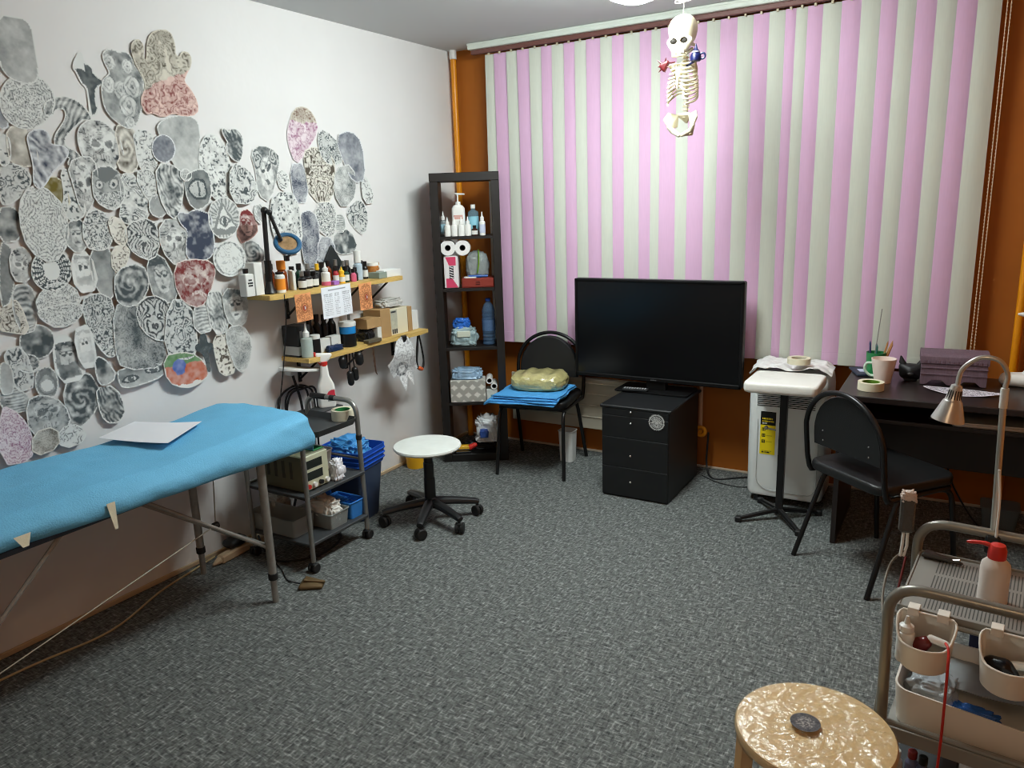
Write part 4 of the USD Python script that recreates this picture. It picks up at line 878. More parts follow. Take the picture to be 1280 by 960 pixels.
UP = [('square white bottle with a black cap at the left end of the upper shelf', .10, -1.945, .026, .13, WP, BK, dict(square=True, capr=.5, caph=.17, neck=.03, lab=None)),
 ('white bottle with orange label beside the magnifier lamp foot', .15, -1.785, .022, .09, WP, BK, dict(capr=.8, caph=.1, neck=.05, lab=ORG)),
 ('brown dropper bottle with a black pointed top', .06, -1.765, .022, .165, AMB, BK, dict(nozzle=1, capr=.75, caph=.42, neck=.08)),
 ('tall amber bottle with a yellow orange cap', .09, -1.715, .026, .15, AMB, ORG, dict(capr=.85, caph=.3, neck=.06)),
 ('small dark bottle with a white label on the upper shelf', .15, -1.64, .018, .082, BK, STEEL, dict(capr=.55, caph=.28, lab=LBLW)),
 ('squat black ink bottle with pale label band', .13, -1.59, .030, .088, BK, BK, dict(capr=.7, caph=.22, lab=LBLW)),
 ('black ink bottle with square white label', .12, -1.53, .025, .082, BK, BK, dict(capr=.6, caph=.24, lab=LBLW)),
 ('white dropper bottle with a pink base band', .14, -1.462, .024, .12, WP, WP, dict(nozzle=1, capr=.6, caph=.38, neck=.05)),
 ('dark bottle with yellow cap behind the white dropper bottle', .06, -1.44, .016, .10, BK, YEL, dict(capr=.6, caph=.3)),
 ('thin ink bottle with red label and black cap', .13, -1.376, .014, .086, REDC, BK, dict(capr=.8, caph=.28, lab=LBLW)),
 ('thin ink bottle with a yellow pointed cap', .13, -1.332, .015, .078, YEL, YEL, dict(nozzle=1, capr=.9, caph=.4, lab=LBLW)),
 ('dark green ink bottle with black cap', .12, -1.288, .016, .078, GRN, BK, dict(capr=.7, caph=.3, lab=LBLW)),
 ('small ink bottle with a pink label', .14, -1.25, .014, .062, PNK, BK, dict(capr=.7, caph=.3, lab=PNK)),
 ('small black ink bottle before the dark diamond card', .12, -1.214, .014, .066, BK, BK, dict(capr=.7, caph=.3)),
 ('grey topped ink bottle behind the green ink bottle', .07, -1.31, .015, .11, BK, STEEL, dict(capr=.6, caph=.3)),
 ('grey topped ink bottle behind the pink labelled bottle', .07, -1.25, .015, .10, GRN, STEEL, dict(capr=.6, caph=.3)),
 ('pale blue bottle with a tall white cap', .10, -1.165, .022, .145, PALE, WP, dict(capr=.8, caph=.42, neck=.04)),
 ('black bottle with white print right of the pale blue bottle', .10, -1.108, .014, .088, BK, BK, dict(capr=.75, caph=.25, lab=LBLW)),
 ('plain black bottle beside the white mug', .05, -1.085, .016, .09, BK, BK, dict(capr=.75, caph=.25))]
BACK = [(-1.615, .10, BK, BK, 'first from the lamp'), (-1.565, .11, GRN, BK, 'second from the lamp'), (-1.505, .105, BK, STEEL, 'third from the lamp'), (-1.40, .105, BK, BK, 'fourth from the lamp'), (-1.355, .11, AMB, BK, 'fifth from the lamp'), (-1.205, .10, BK, STEEL, 'last before the pale blue bottle')]
for y, h, b, c, w in BACK: UP.append(('dark back row bottle on the upper shelf, ' + w, .055, y, .018, h, b, c, dict(capr=.65, caph=.26)))
for lb, x, y, r, h, b, c, kw in UP:
    if r < .024: r, h = r * 1.14, h * 1.12
    t = bottle('ink_bottle', lb, (x, y, Z1 + .0006), r, h, b, c, group='bottles on the upper wall shelf', **kw)
    if 'pink base' in lb: t.part('base_band', lathe([(r + .0005, .002), (r + .001, .004), (r + .001, .02), (r + .0005, .022)], 18), PNK)
    if 'square white' in lb:
        for k, (w, z) in enumerate(((.02, .072), (.03, .058), (.026, .046))): t.part('print', box(.0262, -w / 2, z, .0268, w / 2, z + .008, 0), LBLD)
for k, (lb, b, w, d, h, m) in enumerate((('tall plain white box on the upper shelf by the lamp foot', (.10, -1.893), .06, .05, .155, WP), ('slim white box standing between amber bottle and dark bottle', (.13, -1.68), .02, .018, .098, LBLW),
        ('second slim white box pressed against the amber bottle', (.10, -1.668), .02, .016, .10, LBLW), ('low purple box in front of the ink bottles', (.16, -1.42), .03, .04, .022, PUR),
        ('grey green flat box near the right end of the upper shelf', (.15, -1.06), .08, .07, .034, M('grey_green_card', (132, 146, 136), .7)), ('long flat white box at the right end of the upper shelf', (.13, -.965), .10, .15, .04, M('white_card', (226, 228, 226), .7)),
        ('brown cardboard box standing at the back of the upper shelf right end', (.05, -.985), .02, .10, .08, M('kraft', (172, 138, 92), .8, vary=.08, vscale=12)))):
    single('small_box', lb, 'box', box(-w / 2, -d / 2, 0, w / 2, d / 2, h, .0015), m, (b[0], b[1], Z1 + .0006))
KRAFT = M('kraft', (172, 138, 92)); 
mg = Thing('printed_mug', 'white mug with a brown picture near the right end of the upper shelf', 'mug', (.09, -1.03, Z1 + .0006))
mg.part('body', cup(.034, 0, .085, .003, .032), WHITE); mg.part('picture', lathe([(.0334, .02), (.0345, .022), (.0352, .065), (.034, .067)], 20), M('brown_picture', (176, 112, 50), .5, vary=.5, vscale=40)); mg.part('handle', ring((0, .045, .045), .02, .005, 18, 8, (1, 0, 0)), WHITE)
dc = [(-.075, 0), (0, -.10), (.075, 0), (0, .10)]
single('diamond_card', 'dark square card standing on its corner behind the ink bottles', 'card', loft([np.column_stack([np.full(4, x), np.array(dc)[:, 0], np.array(dc)[:, 1]]) for x in (.0, .004)]), M('dark_card', (34, 40, 40), .5), (.022, -1.282, Z1 + .102), smooth=False)
lm = Thing('magnifier_lamp', 'black magnifier lamp with a blue ring head clamped on the upper shelf', 'magnifier lamp', (.13, -1.835, Z1))
lm.part('foot', lathe([(.03, .0006), (.032, .006), (.022, .03), (.016, .06)], 20), BLACK)
lm.part('pole', rod((0, 0, .05), (-.01, .022, .40), .0115, n=10), BLACK); lm.part('sleeve', rod((0, .001, .05), (-.003, .006, .16), .017, n=12), clear('smoke_sleeve', (30, 32, 32), .7))
lm.part('arm', tube([(-.01, .022, .40), (.015, .03, .39), (.03, .062, .28), (.035, .072, .25)], .009, 8), BLACK); lm.part('knuckle', cat(ball((-.008, .024, .395), .018, 2), ball((.02, .028, .385), .014, 2)), BLACK)
ax = np.array([.62, -.38, .69]); ax /= np.linalg.norm(ax); hc = (.05, .095, .235)
lm.part('ring', ring(hc, .056, .012, 36, 10, ax), M('blue_ring', (44, 92, 128), .35), label='blue ring of the lens'); 
lens = lathe([(.02, -.004), (.045, -.002), (.045, .002), (.02, .005), (.001, .006)], 28); lens.apply_transform(trimesh.geometry.align_vectors((0, 0, 1), ax)); lm.part('lens', mv(lens, *hc), M('amber_lens', (150, 120, 84), .08, coat=1., vary=.5, vscale=30))
lm.part('clamp', cat(rod((hc[0] + .01, hc[1], hc[2] - .05), (.03, .098, .165), .006), box(.018, .088, .15, .042, .108, .178, .003)), BLACK)
# ---- cards hanging from the upper shelf edge
def cardpaint(seed):
    def f(u, v, d, P):
        q = fbm(np.column_stack([np.abs(u) * 2.2, v * 3.2, 0 * u + seed]), 3, seed); r = np.hypot(u * .8, v * .9 + .05)
        k = np.clip(.75 * (np.abs(np.sin(q * 17)) > .5) * (r < .9) + .9 * (np.abs(r - .3) < .05), 0, 1); c = mixc(k * .75, lin(228, 158, 106), lin(120, 62, 34))
        c = np.where((r < .2)[:, None], lin(150, 60, 40), c); return np.where(((r < .12) & (u > -.02))[:, None], lin(196, 190, 190), c)
    return f
def hanging(name, label, cat_, y0, y1, z0, z1, paint, tilt=0., mat=INK, h=.003, bow=.006):
    w, hh = y1 - y0, z1 - z0
    a = math.radians(tilt); eu = (0, math.cos(a), math.sin(a)); ev = (0, -math.sin(a), math.cos(a))
    o = np.array((.2075, (y0 + y1) / 2, (z0 + z1) / 2))
    S = Sheet(rect(w, hh), h, paint, onto((0, 0, 0), eu, ev, bow))
    return single(name, label, cat_, S, mat, o)
hanging('orange_card', 'orange printed card with an eye hanging from the left of the upper shelf', 'card', -1.755, -1.645, 1.086, 1.224, cardpaint(3), 1.5)
hanging('orange_card', 'orange printed card with a skull hanging from the upper shelf right of the price list', 'card', -1.29, -1.188, 1.083, 1.228, cardpaint(8), 1.0)
def pricelist(u, v, d, P):
    ln = (np.abs(np.sin((v + .02) * 26)) > .8) & (np.abs(v) < .86); k = np.zeros(len(u)); s = fbm(np.column_stack([u * 30, np.round((v + .02) * 26 / math.pi) * 3.1, 0 * u]), 2, 5)
    k += ln * (v < .6) * (((u > -.85) & (u < -.35)) | ((u > -.2) & (u < .12)) | ((u > .35) & (u < .85))) * (s > .42) * .55; k += ((np.abs(v - .78) < .03) & (np.abs(u) < .6)) * .7
    return mixc(np.clip(k, 0, 1), lin(232, 236, 242), lin(70, 74, 82))
hanging('price_list', 'white printed list sheet hanging from the middle of the upper shelf', 'paper', -1.572, -1.353, 1.076, 1.238, pricelist, 1.0)
# ---- lower shelf
L2 = Z2 + .0006
def sbox(name, label, x0, x1, y0, y1, h, mat, z=None, cat_='box', rz=0):
    return single(name, label, cat_, box((x0 - x1) / 2, (y0 - y1) / 2, 0, (x1 - x0) / 2, (y1 - y0) / 2, h, .0015), mat, ((x0 + x1) / 2, (y0 + y1) / 2, L2 if z is None else z), rz)
bb = Thing('black_box', 'black cardboard box with a pale bottom band at the left end of the lower shelf', 'box', (.07, -1.64, L2))
bb.part('body', box(-.055, -.045, 0, .055, .045, .16, .0015), M('black_card', (30, 31, 33), .6)); bb.part('band', box(-.0556, -.0456, .01, .0556, .0456, .055, 0), M('pale_band', (184, 186, 182), .6)); bb.part('print', box(.0552, -.03, .075, .0558, -.012, .135, 0), M('print_grey', (140, 144, 146), .6))
sq = bottle('squeeze_bottle', 'translucent squeeze bottle half full of pale green liquid', (.155, -1.655, L2), .03, .175, clear('squeeze_plastic', (206, 220, 214), .72, .3), WPLAST, capr=.55, caph=.4, neck=.03, nozzle=1)
sq.part('liquid', cyl(.027, .003, .05, 18), M('green_liquid', (150, 186, 160), .2))
bottle('black_jar', 'black cylinder jar with a white lid beside the squeeze bottle', (.145, -1.585, L2), .026, .105, BK, WP, capr=1.02, caph=.2, neck=.0, cat_='jar')
for k, y in enumerate((-1.53, -1.475, -1.42, -1.365)):
    bottle('ink_bottle', ('tall black ink bottle behind the black jar on the lower shelf', 'tall black ink bottle second from the left in the lower shelf back row', 'tall black ink bottle third from the left in the lower shelf back row', 'tall black ink bottle behind the blue tub')[k], (.055, y, L2), .024, .185 + .008 * (k % 2), BK, BK, capr=.6, caph=.2, group='tall black bottles at the back of the lower shelf')
for k, (y0, y1, l) in enumerate(((-1.545, -1.47, 'left one of two low white cartons in front of the black bottles'), (-1.462, -1.39, 'right one of two low white cartons in front of the black bottles'))): sbox('small_carton', l, .095, .14, y0, y1, .07 + .004 * k, LBLW)
single('goggles', 'dark blue safety goggles lying at the front of the lower shelf', 'goggles', crumple(.04, .12, .035, 51, .2), M('dark_blue_gloss', (26, 48, 84), .2), (.165, -1.47, L2), smooth=50)
bt = Thing('blue_tub', 'round blue and black tub with a white lid on the lower shelf', 'tub', (.14, -1.332, L2))
bt.part('base', cyl(.044, 0, .072, 28), BK); bt.part('band', cyl(.0445, .072, .112, 28), M('tub_blue', (30, 132, 204), .35)); bt.part('lid', lathe([(.046, .112), (.047, .114), (.047, .134), (.044, .137), (.03, .134)], 28), WP)
sbox('white_carton', 'small white carton under the little kraft box', .10, .17, -1.12, -1.085, .072, LBLW)
single('black_bag', 'crumpled black bag under the little kraft box', 'bag', crumple(.09, .09, .072, 52, .25), BK, (.12, -1.165, L2), smooth=50)
sbox('kraft_box', 'little kraft box stacked on the black bag and white carton', .07, .17, -1.205, -1.085, .055, KRAFT, L2 + .0735)
sbox('dark_pouch', 'flat dark olive pouch lying at the lower shelf edge', .165, .205, -1.24, -1.13, .018, M('dark_pouch', (92, 84, 66), .7))
single('metal_strip', 'grey metal upright strip behind the blue tub', 'strip', box(-.004, -.008, 0, .004, .008, .24, .001), STEEL, (.09, -1.262, L2))
sbox('kraft_box', 'large kraft box standing open in the middle of the lower shelf', .03, .16, -1.075, -.985, .165, KRAFT)
bk = Thing('boxed_kit', 'cream coloured carton with a grey picture panel on the lower shelf', 'carton', (.10, -.895, L2))
bk.part('body', box(-.05, -.085, 0, .05, .078, .155, .0015), M('cream_card', (222, 216, 190), .7)); bk.part('picture', box(.0495, -.078, .02, .0508, -.02, .15, 0), M('grey_panel', (184, 184, 166), .7, vary=.2, vscale=30)); bk.part('print', box(.0506, -.075, .132, .0514, -.03, .142, 0), LBLD)
for k in range(3): bk.part('print', box(.0506, -.07 + k * .017, .008, .0514, -.058 + k * .017, .035, 0), LBLD)
sbox('kraft_box', 'narrow kraft box right of the cream carton', .05, .15, -.812, -.772, .15, KRAFT)
sbox('white_carton', 'narrow white carton at the right end of the lower shelf', .08, .14, -.765, -.70, .115, M('white_card', (226, 228, 226), .7))
single('crumpled_paper', 'crumpled grey and white papers lying on top of the kraft and cream boxes', 'paper', crumple(.10, .20, .05, 53, .25, pw=.45), M('grey_white_paper', (196, 196, 190), .7, vary=.25, vscale=25), (.10, -.93, L2 + .168), smooth=50)
# ---- hanging under the shelves
tg = Thing('hanging_grips', 'cluster of black machine grips hanging under the lower shelf', 'grips', (.19, -1.375, Z2 - .024))
for k, (dy, dz, r, l) in enumerate(((-.07, -.028, .022, .03), (.06, -.028, .025, .034), (-.02, -.115, .019, .05), (.02, -.10, .019, .045))):
    tg.part('grip', tm(hs([(0, dy, dz, r), (0, dy + .004, dz - l, r * .95)])), BLACK); tg.part('cord', rod((0, dy * .5, .0), (0, dy, dz), .004), BLACK)
single('brown_strap', 'thin brown strap hanging from the lower shelf', 'strap', tube([(0, 0, 0), (.002, .004, -.08), (0, .012, -.15), (0, .024, -.165)], [.006, .009, .005, .002], 8, flat=.35), M('brown_leather', (70, 46, 32), .6), (.195, -1.20, Z2 - .024))
def newspaint(u, v, d, P):
    q = fbm(np.column_stack([P * 26, 0 * u]), 3, 9); k = .05 + .4 * (np.abs(np.sin(q * 20)) > .82) + .25 * (q - .5); rr = np.hypot(u + .05, v + .15)
    return mixc(np.clip(k + .5 * (np.abs(rr - .2) < .06), 0, 1), lin(222, 224, 224), lin(62, 66, 70))
def np3(P, u, v, d):
    X = .012 * np.sin(P[:, 0] * 38) + .012 * np.sin(P[:, 1] * 30 + 1) ; return np.column_stack([X, P * 1.12])
single('drawing_sheets', 'crumpled sheets of ink sketches clipped under the lower shelf', 'paper', Sheet([(-.15, -.02), (-.03, .09), (.0, .105), (.04, .10), (.14, -.09), (.07, -.11), (.05, -.165), (.02, -.11), (-.01, -.19), (-.03, -.10), (-.085, -.10)], .0035, newspaint, np3), INK, (.215, -.955, .765))
single('paper_clip', 'black clip holding the sketch sheets under the lower shelf', 'clip', box(-.02, -.012, -.01, .02, .02, .028, .003), BLACK, (.20, -.94, .858))
cl = Thing('cable_loop', 'black cable loop with an orange end hanging at the right end of the lower shelf', 'cable', (.185, -.765, Z2 - .024))
cl.part('cable', cat(*[tube(smoothpath([(0, -.005, 0), (.0, -.02 - k * .004, -.10), (.003 * k, -.035, -.19), (.002, .0, -.22), (.0, .035, -.19 + .01 * k), (0, .022, -.08), (0, .002, 0)], 5), .0055, 8) for k in range(3)]), BLACK, 60)
cl.part('plug', tm(hs([(.008, -.022, -.205, .012), (.008, .0, -.215, .012)])), M('orange_plug', (214, 92, 36), .5), label='orange end')
pl = Thing('oval_lamp', 'oval white panel lamp sticking out from the wall under the lower shelf', 'lamp', (.0, -1.665, .815))
th = np.linspace(0, 2 * math.pi, 37)[:-1]; ov = slab(np.column_stack([.10 + .085 * np.cos(th), .125 * np.sin(th)]), 0, .016, .005); pl.part('head', rot(ov, -10, (1, 0, 0)), WPLAST); pl.part('mount', box(0, -.02, -.03, .05, .02, .012, .003), WPLAST)
CABLE = M('black_cable', (20, 20, 22), .5)
def cable(label, P, r, mat, n=8, name='cable'): return single(name, label, 'cable', tube(smoothpath(P, 6), r, n), mat, smooth=60)
hp = Thing('cable_coil', 'big loops of black cable hanging on the wall behind the trolley', 'cable', (.02, -1.64, .72))
for k, (w, c) in enumerate(((.13, 0), (.085, .0), (.11, .03))):
    P = [(.006 * k, c - w, -.5 + .1 * k), (.006 * k, c - w, -.12), (.012 * k, c - w * .75, -.03), (.012 * k, c, .0 - .01 * k), (.012 * k, c + w * .75, -.03), (.006 * k, c + w, -.12), (.006 * k, c + w, -.5 + .12 * k)]
    hp.part('loop', tube(smoothpath(P, 6), .0055, 8), CABLE, 60)
hp.part('hook', rod((-.02, 0, .0), (.03, 0, .008), .004), STEEL)
cable('thick black cable running from the oval panel lamp down to the floor', [(.03, -1.66, .80), (.05, -1.63, .6), (.06, -1.66, .35), (.05, -1.75, .1), (.06, -1.8, .008)], .007, CABLE)
cable('thin black cord dropping from the magnifier lamp foot behind the bed', [(.207, -1.82, Z1 - .002), (.204, -1.822, 1.1), (.14, -1.815, .85), (.06, -1.80, .6), (.03, -1.8, .3), (.03, -1.83, .03)], .0028, CABLE)
# ---- floor by the bed
CORDW = M('beige_cord', (196, 176, 130), .6)
cable('beige cord lying along the floor under the bed', [(.055, -2.28, .025), (.05, -2.4, .006), (.09, -2.6, .004), (.20, -2.9, .004), (.16, -3.2, .004), (.14, -3.6, .004), (.12, -4.0, .004)], .0045, CORDW)
ps = Thing('power_strip', 'beige power strip along the wall under the bed', 'power strip', (.085, -2.05, 0), 4)
ps.part('body', box(-.022, -.24, 0, .022, .24, .042, .008), BEIGE)
for k in range(4): ps.part('socket', cyl(.015, .040, .0435, 18, y=-.15 + k * .085), M('socket_white', (206, 196, 176), .5))
ps.part('end_cap', tm(hs([(0, -.24, .02, .018), (0, -.275, .014, .007)])), BEIGE)
pb = Thing('power_brick', 'black power adapter on the beige power strip', 'adapter', (.075, -2.17, .043)); pb.part('body', tm(hs([(-.02, -.035, .02, .02), (.02, -.035, .02, .02), (-.02, .035, .024, .02), (.02, .035, .022, .02)])), BLACK)
cable('black cable slumped on the floor under the small trolley', [(.10, -2.05, .046), (.2, -2.1, .01), (.36, -2.14, .006), (.47, -2.0, .006), (.42, -1.8, .006), (.25, -1.75, .006), (.12, -1.85, .006)], .0055, CABLE)
pd = Thing('foot_pedal', 'brown foot pedal on the floor by the trolley castor', 'pedal', (.665, -2.245, 0), 30)
pd.part('body', tm(hs([(-.045, -.028, .012, .012), (-.045, .028, .012, .012), (.04, -.024, .009, .009), (.04, .024, .009, .009), (-.03, 0, .03, .008)])), M('brown_metal', (112, 92, 62), .45, .4)); pd.part('lever', tm(hs([(-.03, -.015, .038, .005), (-.03, .015, .038, .005), (.05, 0, .022, .006)])), M('brown_metal', (128, 128, 128)))
cable('dark cable joining the foot pedal to the trolley', [(.61, -2.27, .012), (.52, -2.26, .004), (.42, -2.2, .004), (.3, -2.14, .004), (.2, -2.02, .004)], .003, CABLE)
cable('black cable curling on the floor between cabinet and air conditioner', [(1.79, -.08, .25), (1.79, -.10, .05), (1.86, -.19, .005), (1.98, -.12, .005), (2.08, -.06, .005), (2.2, -.05, .005)], .006, CABLE)
cable('thin dark cable on the floor left of the air conditioner', [(1.78, -.16, .004), (1.9, -.24, .004), (2.05, -.25, .004), (2.12, -.15, .004)], .003, CABLE)

# ================================================================= things on the corner shelf unit
def U(x, y, k): return on_unit(x, y, SH[k] + .0008) if k else on_unit(x, y, .0508)
FR = 'bottles on the top tier of the corner shelf unit'
def unit_bottle(lb, x, y, k, r, h, b, c, **kw):
    return bottle('bottle', lb, U(x, y, k), r, h, b, c, group=FR, **kw)
pb2 = Thing('pump_bottle', 'large white pump bottle on the top tier of the shelf unit', 'bottle', U(-.048, .10, 4), A0)
s_ = lambda w, d, z: np.column_stack([rrect(w, d, d * .35), np.full(24, z)])
pb2.part('body', loft([s_(.078, .05, 0), s_(.082, .054, .004), s_(.082, .054, .165), s_(.06, .04, .18), s_(.032, .03, .187)]), WHITE, 40)
pb2.part('collar', cyl(.017, .186, .205, 16), WHITE); pb2.part('pump', cat(cyl(.005, .2, .25, 10), tm(hs([(-.012, 0, .252, .006), (.04, 0, .248, .005)]))), WHITE)
pb2.part('label', cat(box(-.028, -.0278, .10, .028, -.0268, .125, 0)), M('label_rose', (206, 160, 150), .6))
unit_bottle('clear pump bottle at the left of the top tier', -.145, .12, 4, .025, .15, clear('clear_bottle', (190, 200, 205), .35), WPLAST, nozzle=1, capr=.5, caph=.35, neck=.05, lab=M('label_blue_pale', (150, 190, 206), .6))
unit_bottle('flat mouthwash bottle with blue label and white cap', .043, .10, 4, .033, .185, clear('mouthwash', (150, 185, 200), .3), WP, capr=.45, caph=.13, neck=.1, lab=M('label_sky', (140, 196, 214), .6))
for x, lb in ((-.115, 'leftmost small white spray bottle on the top tier'), (-.073, 'second small white spray bottle from the left on the top tier'), (-.03, 'third small white spray bottle from the left on the top tier'), (.01, 'small white nozzle bottle beside the brown vial')):
    unit_bottle(lb, x, .035, 4, .0195, .115, WHITE, WHITE, nozzle=1, capr=.62, caph=.38, neck=.04)
unit_bottle('small brown vial with white label on the top tier', .05, .03, 4, .019, .062, M('brown_vial', (58, 26, 20), .25), BK, capr=.6, caph=.25, lab=LBLW)
unit_bottle('white spray bottle at the right of the top tier', .098, .035, 4, .0185, .14, WHITE, WHITE, nozzle=1, capr=.65, caph=.36, neck=.05, lab=M('label_pale_lilac', (196, 204, 226), .6))
tw = Thing('paper_towel_pack', 'white and pink paper towel pack standing on the second tier of the shelf unit', 'paper towel', U(-.105, .06, 3), A0)
tw.part('pack', slab(rrect(.092, .092, .03), 0, .200, .01), M('wrap_white', (226, 222, 222), .4, bump=.2, bscale=50), 40)
def towelpaint(u, v, d, P):
    c = np.tile(lin(228, 224, 224), (len(u), 1)); pk = ((v > .45) & (u > -.75 + (.95 - v) * .9) & (u < .75)) | ((v < -.4) & (u > -.8) & (u < .1 + (-.35 - v) * 1.4)); c[pk] = lin(208, 70, 104)
    q = np.abs(np.sin(v * 19 + 3 * u)); k = (np.abs(u - .05) < .34) & (np.abs(v) < .42) & ((q > .55) | (np.abs(u - .05) > .26)); c[k] = lin(34, 32, 40); return c
tw.part('print', Sheet(rect(.082, .188), .003, towelpaint, onto((0, -.0468, .10), (1, 0, 0), (0, 0, 1))), GLOSSINK, label='pink and black print')
ROLL = M('tissue', (232, 230, 228), .9, bump=.2, bscale=120)
for x, z, lb in ((-.118, .249, 'left toilet paper roll lying on top of the towel pack'), (-.028, .247, 'right toilet paper roll lying beside the other roll')):
    t = Thing('toilet_roll', lb, 'toilet roll', on_unit(x, .06, SH[3] + z), A0)
    R = trimesh.transformations.rotation_matrix(math.pi / 2, (1, 0, 0))
    a = lathe([(.018, -.045), (.046, -.045), (.048, -.042), (.048, .042), (.046, .045), (.018, .045), (.018, -.045)], 30); a.apply_transform(R); t.part('paper', a, ROLL, 40)
    a = lathe([(.016, -.044), (.0185, -.044), (.0185, .044), (.016, .044), (.016, -.044)], 24); a.apply_transform(R); t.part('core', a, M('dark_core', (66, 58, 52), .9))
rbx = Thing('red_box', 'red brown wooden drawer box on the second tier of the shelf unit', 'box', U(.057, .10, 3), A0)
REDWOOD = M('red_wood', (132, 44, 32), .5); rbx.part('body', box(-.10, -.08, 0, .10, .08, .058, .003), REDWOOD); rbx.part('drawer', box(-.094, -.083, .006, .094, -.079, .05, .002), REDWOOD); rbx.part('pull', cat(box(-.014, -.087, .02, .014, -.082, .024, .001), box(-.014, -.087, .034, .014, -.082, .038, .001)), M('red_dark', (70, 24, 20), .5))
gp = Thing('film_bag', 'clear dome shaped bag with a bright green strip on the red box', 'bag', on_unit(.055, .12, SH[3] + .0588), A0)
gp.part('bag', crumple(.15, .10, .165, 62, .12, pw=.8), clear('dull_film', (170, 178, 178), .62, .2), 50); gp.part('strip', tube([(.0, -.05, .03), (.01, -.056, .08), (.012, -.045, .13), (.01, -.02, .165)], .014, 8, flat=.3), M('lime_green', (130, 190, 40), .5))
single('blue_pen', 'dark blue marker lying on the red box', 'marker', cat(rod((-.06, 0, .01), (.02, 0, .01), .009, n=14), rod((.02, 0, .01), (.06, .004, .01), .007, n=14)), M('marker_blue', (32, 84, 160), .3), on_unit(.06, .045, SH[3] + .0588), A0 + 4)
single('soap_dish', 'flat white dish lying at the front of the red box', 'dish', slab(rrect(.08, .04, .018), 0, .009, .003), WPLAST, on_unit(.01, .045, SH[3] + .0588), A0)
pbg = Thing('plastic_bag', 'knotted clear bag of white packages with a blue top on the third tier', 'bag', U(-.05, .10, 2), A0)
pbg.part('bag', crumple(.19, .14, .125, 63, .16, pw=.6, sharp=6), M('bag_pale', (150, 172, 176), .3, vary=.45, vscale=18, bump=.3, bscale=50), 50); pbg.part('knot', mv(crumple(.12, .09, .07, 64, .3), -.01, 0, .108), M('bag_top_blue', (40, 104, 196), .3, bump=.3, bscale=50), 50); pbg.part('package', box(-.04, -.072, .06, .045, -.06, .10, .004), M('package_white', (206, 212, 196), .6))
wt = Thing('water_bottle', 'ribbed clear blue water bottle on the third tier of the shelf unit', 'bottle', U(.112, .10, 2), A0)
wt.part('body', lathe([(.03, 0), (.042, .006)] + [(.042 - .003 * (k % 2), .012 + k * .011) for k in range(19)] + [(.04, .225), (.028, .255), (.0155, .27), (.0155, .278)], 24), clear('water_bottle_plastic', (120, 160, 200), .24, .08), 25); wt.part('cap', cyl(.0165, .276, .295, 18), BLUEPL); wt.part('label', cyl(.0428, .09, .16, 24, .0005), clear('bottle_label', (130, 165, 210), .35))
gb = Thing('patterned_box', 'grey tissue box with a white diamond pattern on the fourth tier', 'box', U(-.035, .075, 1), A0)
def diamond(u, v, d, P):
    a, b = (P[:, 0] / .058) % 1 - .5, (P[:, 1] / .05) % 1 - .5; sh = np.floor(P[:, 1] / .05) % 2 * .5; a = ((P[:, 0] / .058 + sh) % 1) - .5
    k = np.abs(a) + np.abs(b); c = np.where((k < .36)[:, None], lin(226, 224, 216), np.array(lin(168, 166, 158))); return np.where((np.abs(k - .42) < .03)[:, None], lin(190, 188, 180), c)
gb.part('body', box(-.112, -.06, 0, .112, .06, .142, .003), M('grey_card', (186, 184, 176), .7)); gb.part('pattern', Sheet(rect(.222, .138), .0028, diamond, onto((0, -.0608, .071), (1, 0, 0), (0, 0, 1))), INK)
single('folded_plastic', 'folded clear blue plastic sheeting on top of the diamond patterned box', 'plastic', crumple(.21, .11, .075, 65, .2, pw=.5, sharp=7), M('sheeting', (150, 180, 206), .22, vary=.35, vscale=20, bump=.4, bscale=60), on_unit(-.04, .075, SH[1] + .1435), A0, smooth=50)
for x, z, lb in ((.103, .135, 'upper white film roll beside the diamond patterned box'), (.132, .098, 'lower white film roll beside the diamond patterned box')):
    R = trimesh.transformations.rotation_matrix(math.pi / 2, (1, 0, 0)); t = Thing('film_roll', lb, 'film roll', on_unit(x, .08, SH[1] + z), A0)
    a = lathe([(.014, -.06), (.0215, -.06), (.0215, .06), (.014, .06), (.014, -.06)], 24); a.apply_transform(R); t.part('film', a, WHITE); a = lathe([(.012, -.058), (.0142, -.058), (.0142, .058), (.012, .058), (.012, -.058)], 20); a.apply_transform(R); t.part('core', a, BLACK)
sbx = Thing('small_box', 'small pale box under the white film rolls', 'box', U(.118, .075, 1), A0); sbx.part('body', box(-.036, -.05, 0, .034, .05, .075, .002), M('pale_card', (204, 208, 204), .6)); sbx.part('print', box(-.01, -.0512, .01, .028, -.0498, .04, 0), M('print_teal', (90, 140, 150), .6))
lbg = Thing('plastic_bag', 'white plastic bag with blue print slumped on the bottom tier', 'bag', U(.075, .09, 0), A0)
lbg.part('bag', mv(crumple(.17, .12, .20, 66, .3, sharp=6), 0, 0, .06), M('bag_white', (206, 210, 212), .35, bump=.3, bscale=40), 50); lbg.part('print', mv(crumple(.06, .03, .06, 67, .2), -.02, -.06, .10), M('print_blue', (50, 84, 160), .4), 50)
single('black_bag', 'crumpled black bags filling the bottom tier of the shelf unit', 'bag', crumple(.24, .14, .055, 68, .3), BK, U(.03, .15, 0), A0, smooth=50)
dr = Thing('cordless_drill', 'yellow and black tool with a red end on the bottom tier', 'tool', U(-.085, .035, 0), A0)
dr.part('body', box(-.05, -.022, .012, .04, .022, .05, .006), M('tool_yellow', (226, 172, 40), .45)); dr.part('grip', box(-.052, -.024, .02, .042, -.018, .03, .002), BLACK); dr.part('base', box(-.05, -.022, 0, .05, .022, .013, .003), BLACK); dr.part('nozzle', tm(hs([(.045, 0, .035, .02), (.075, 0, .05, .017)])), REDPL, label='red end')
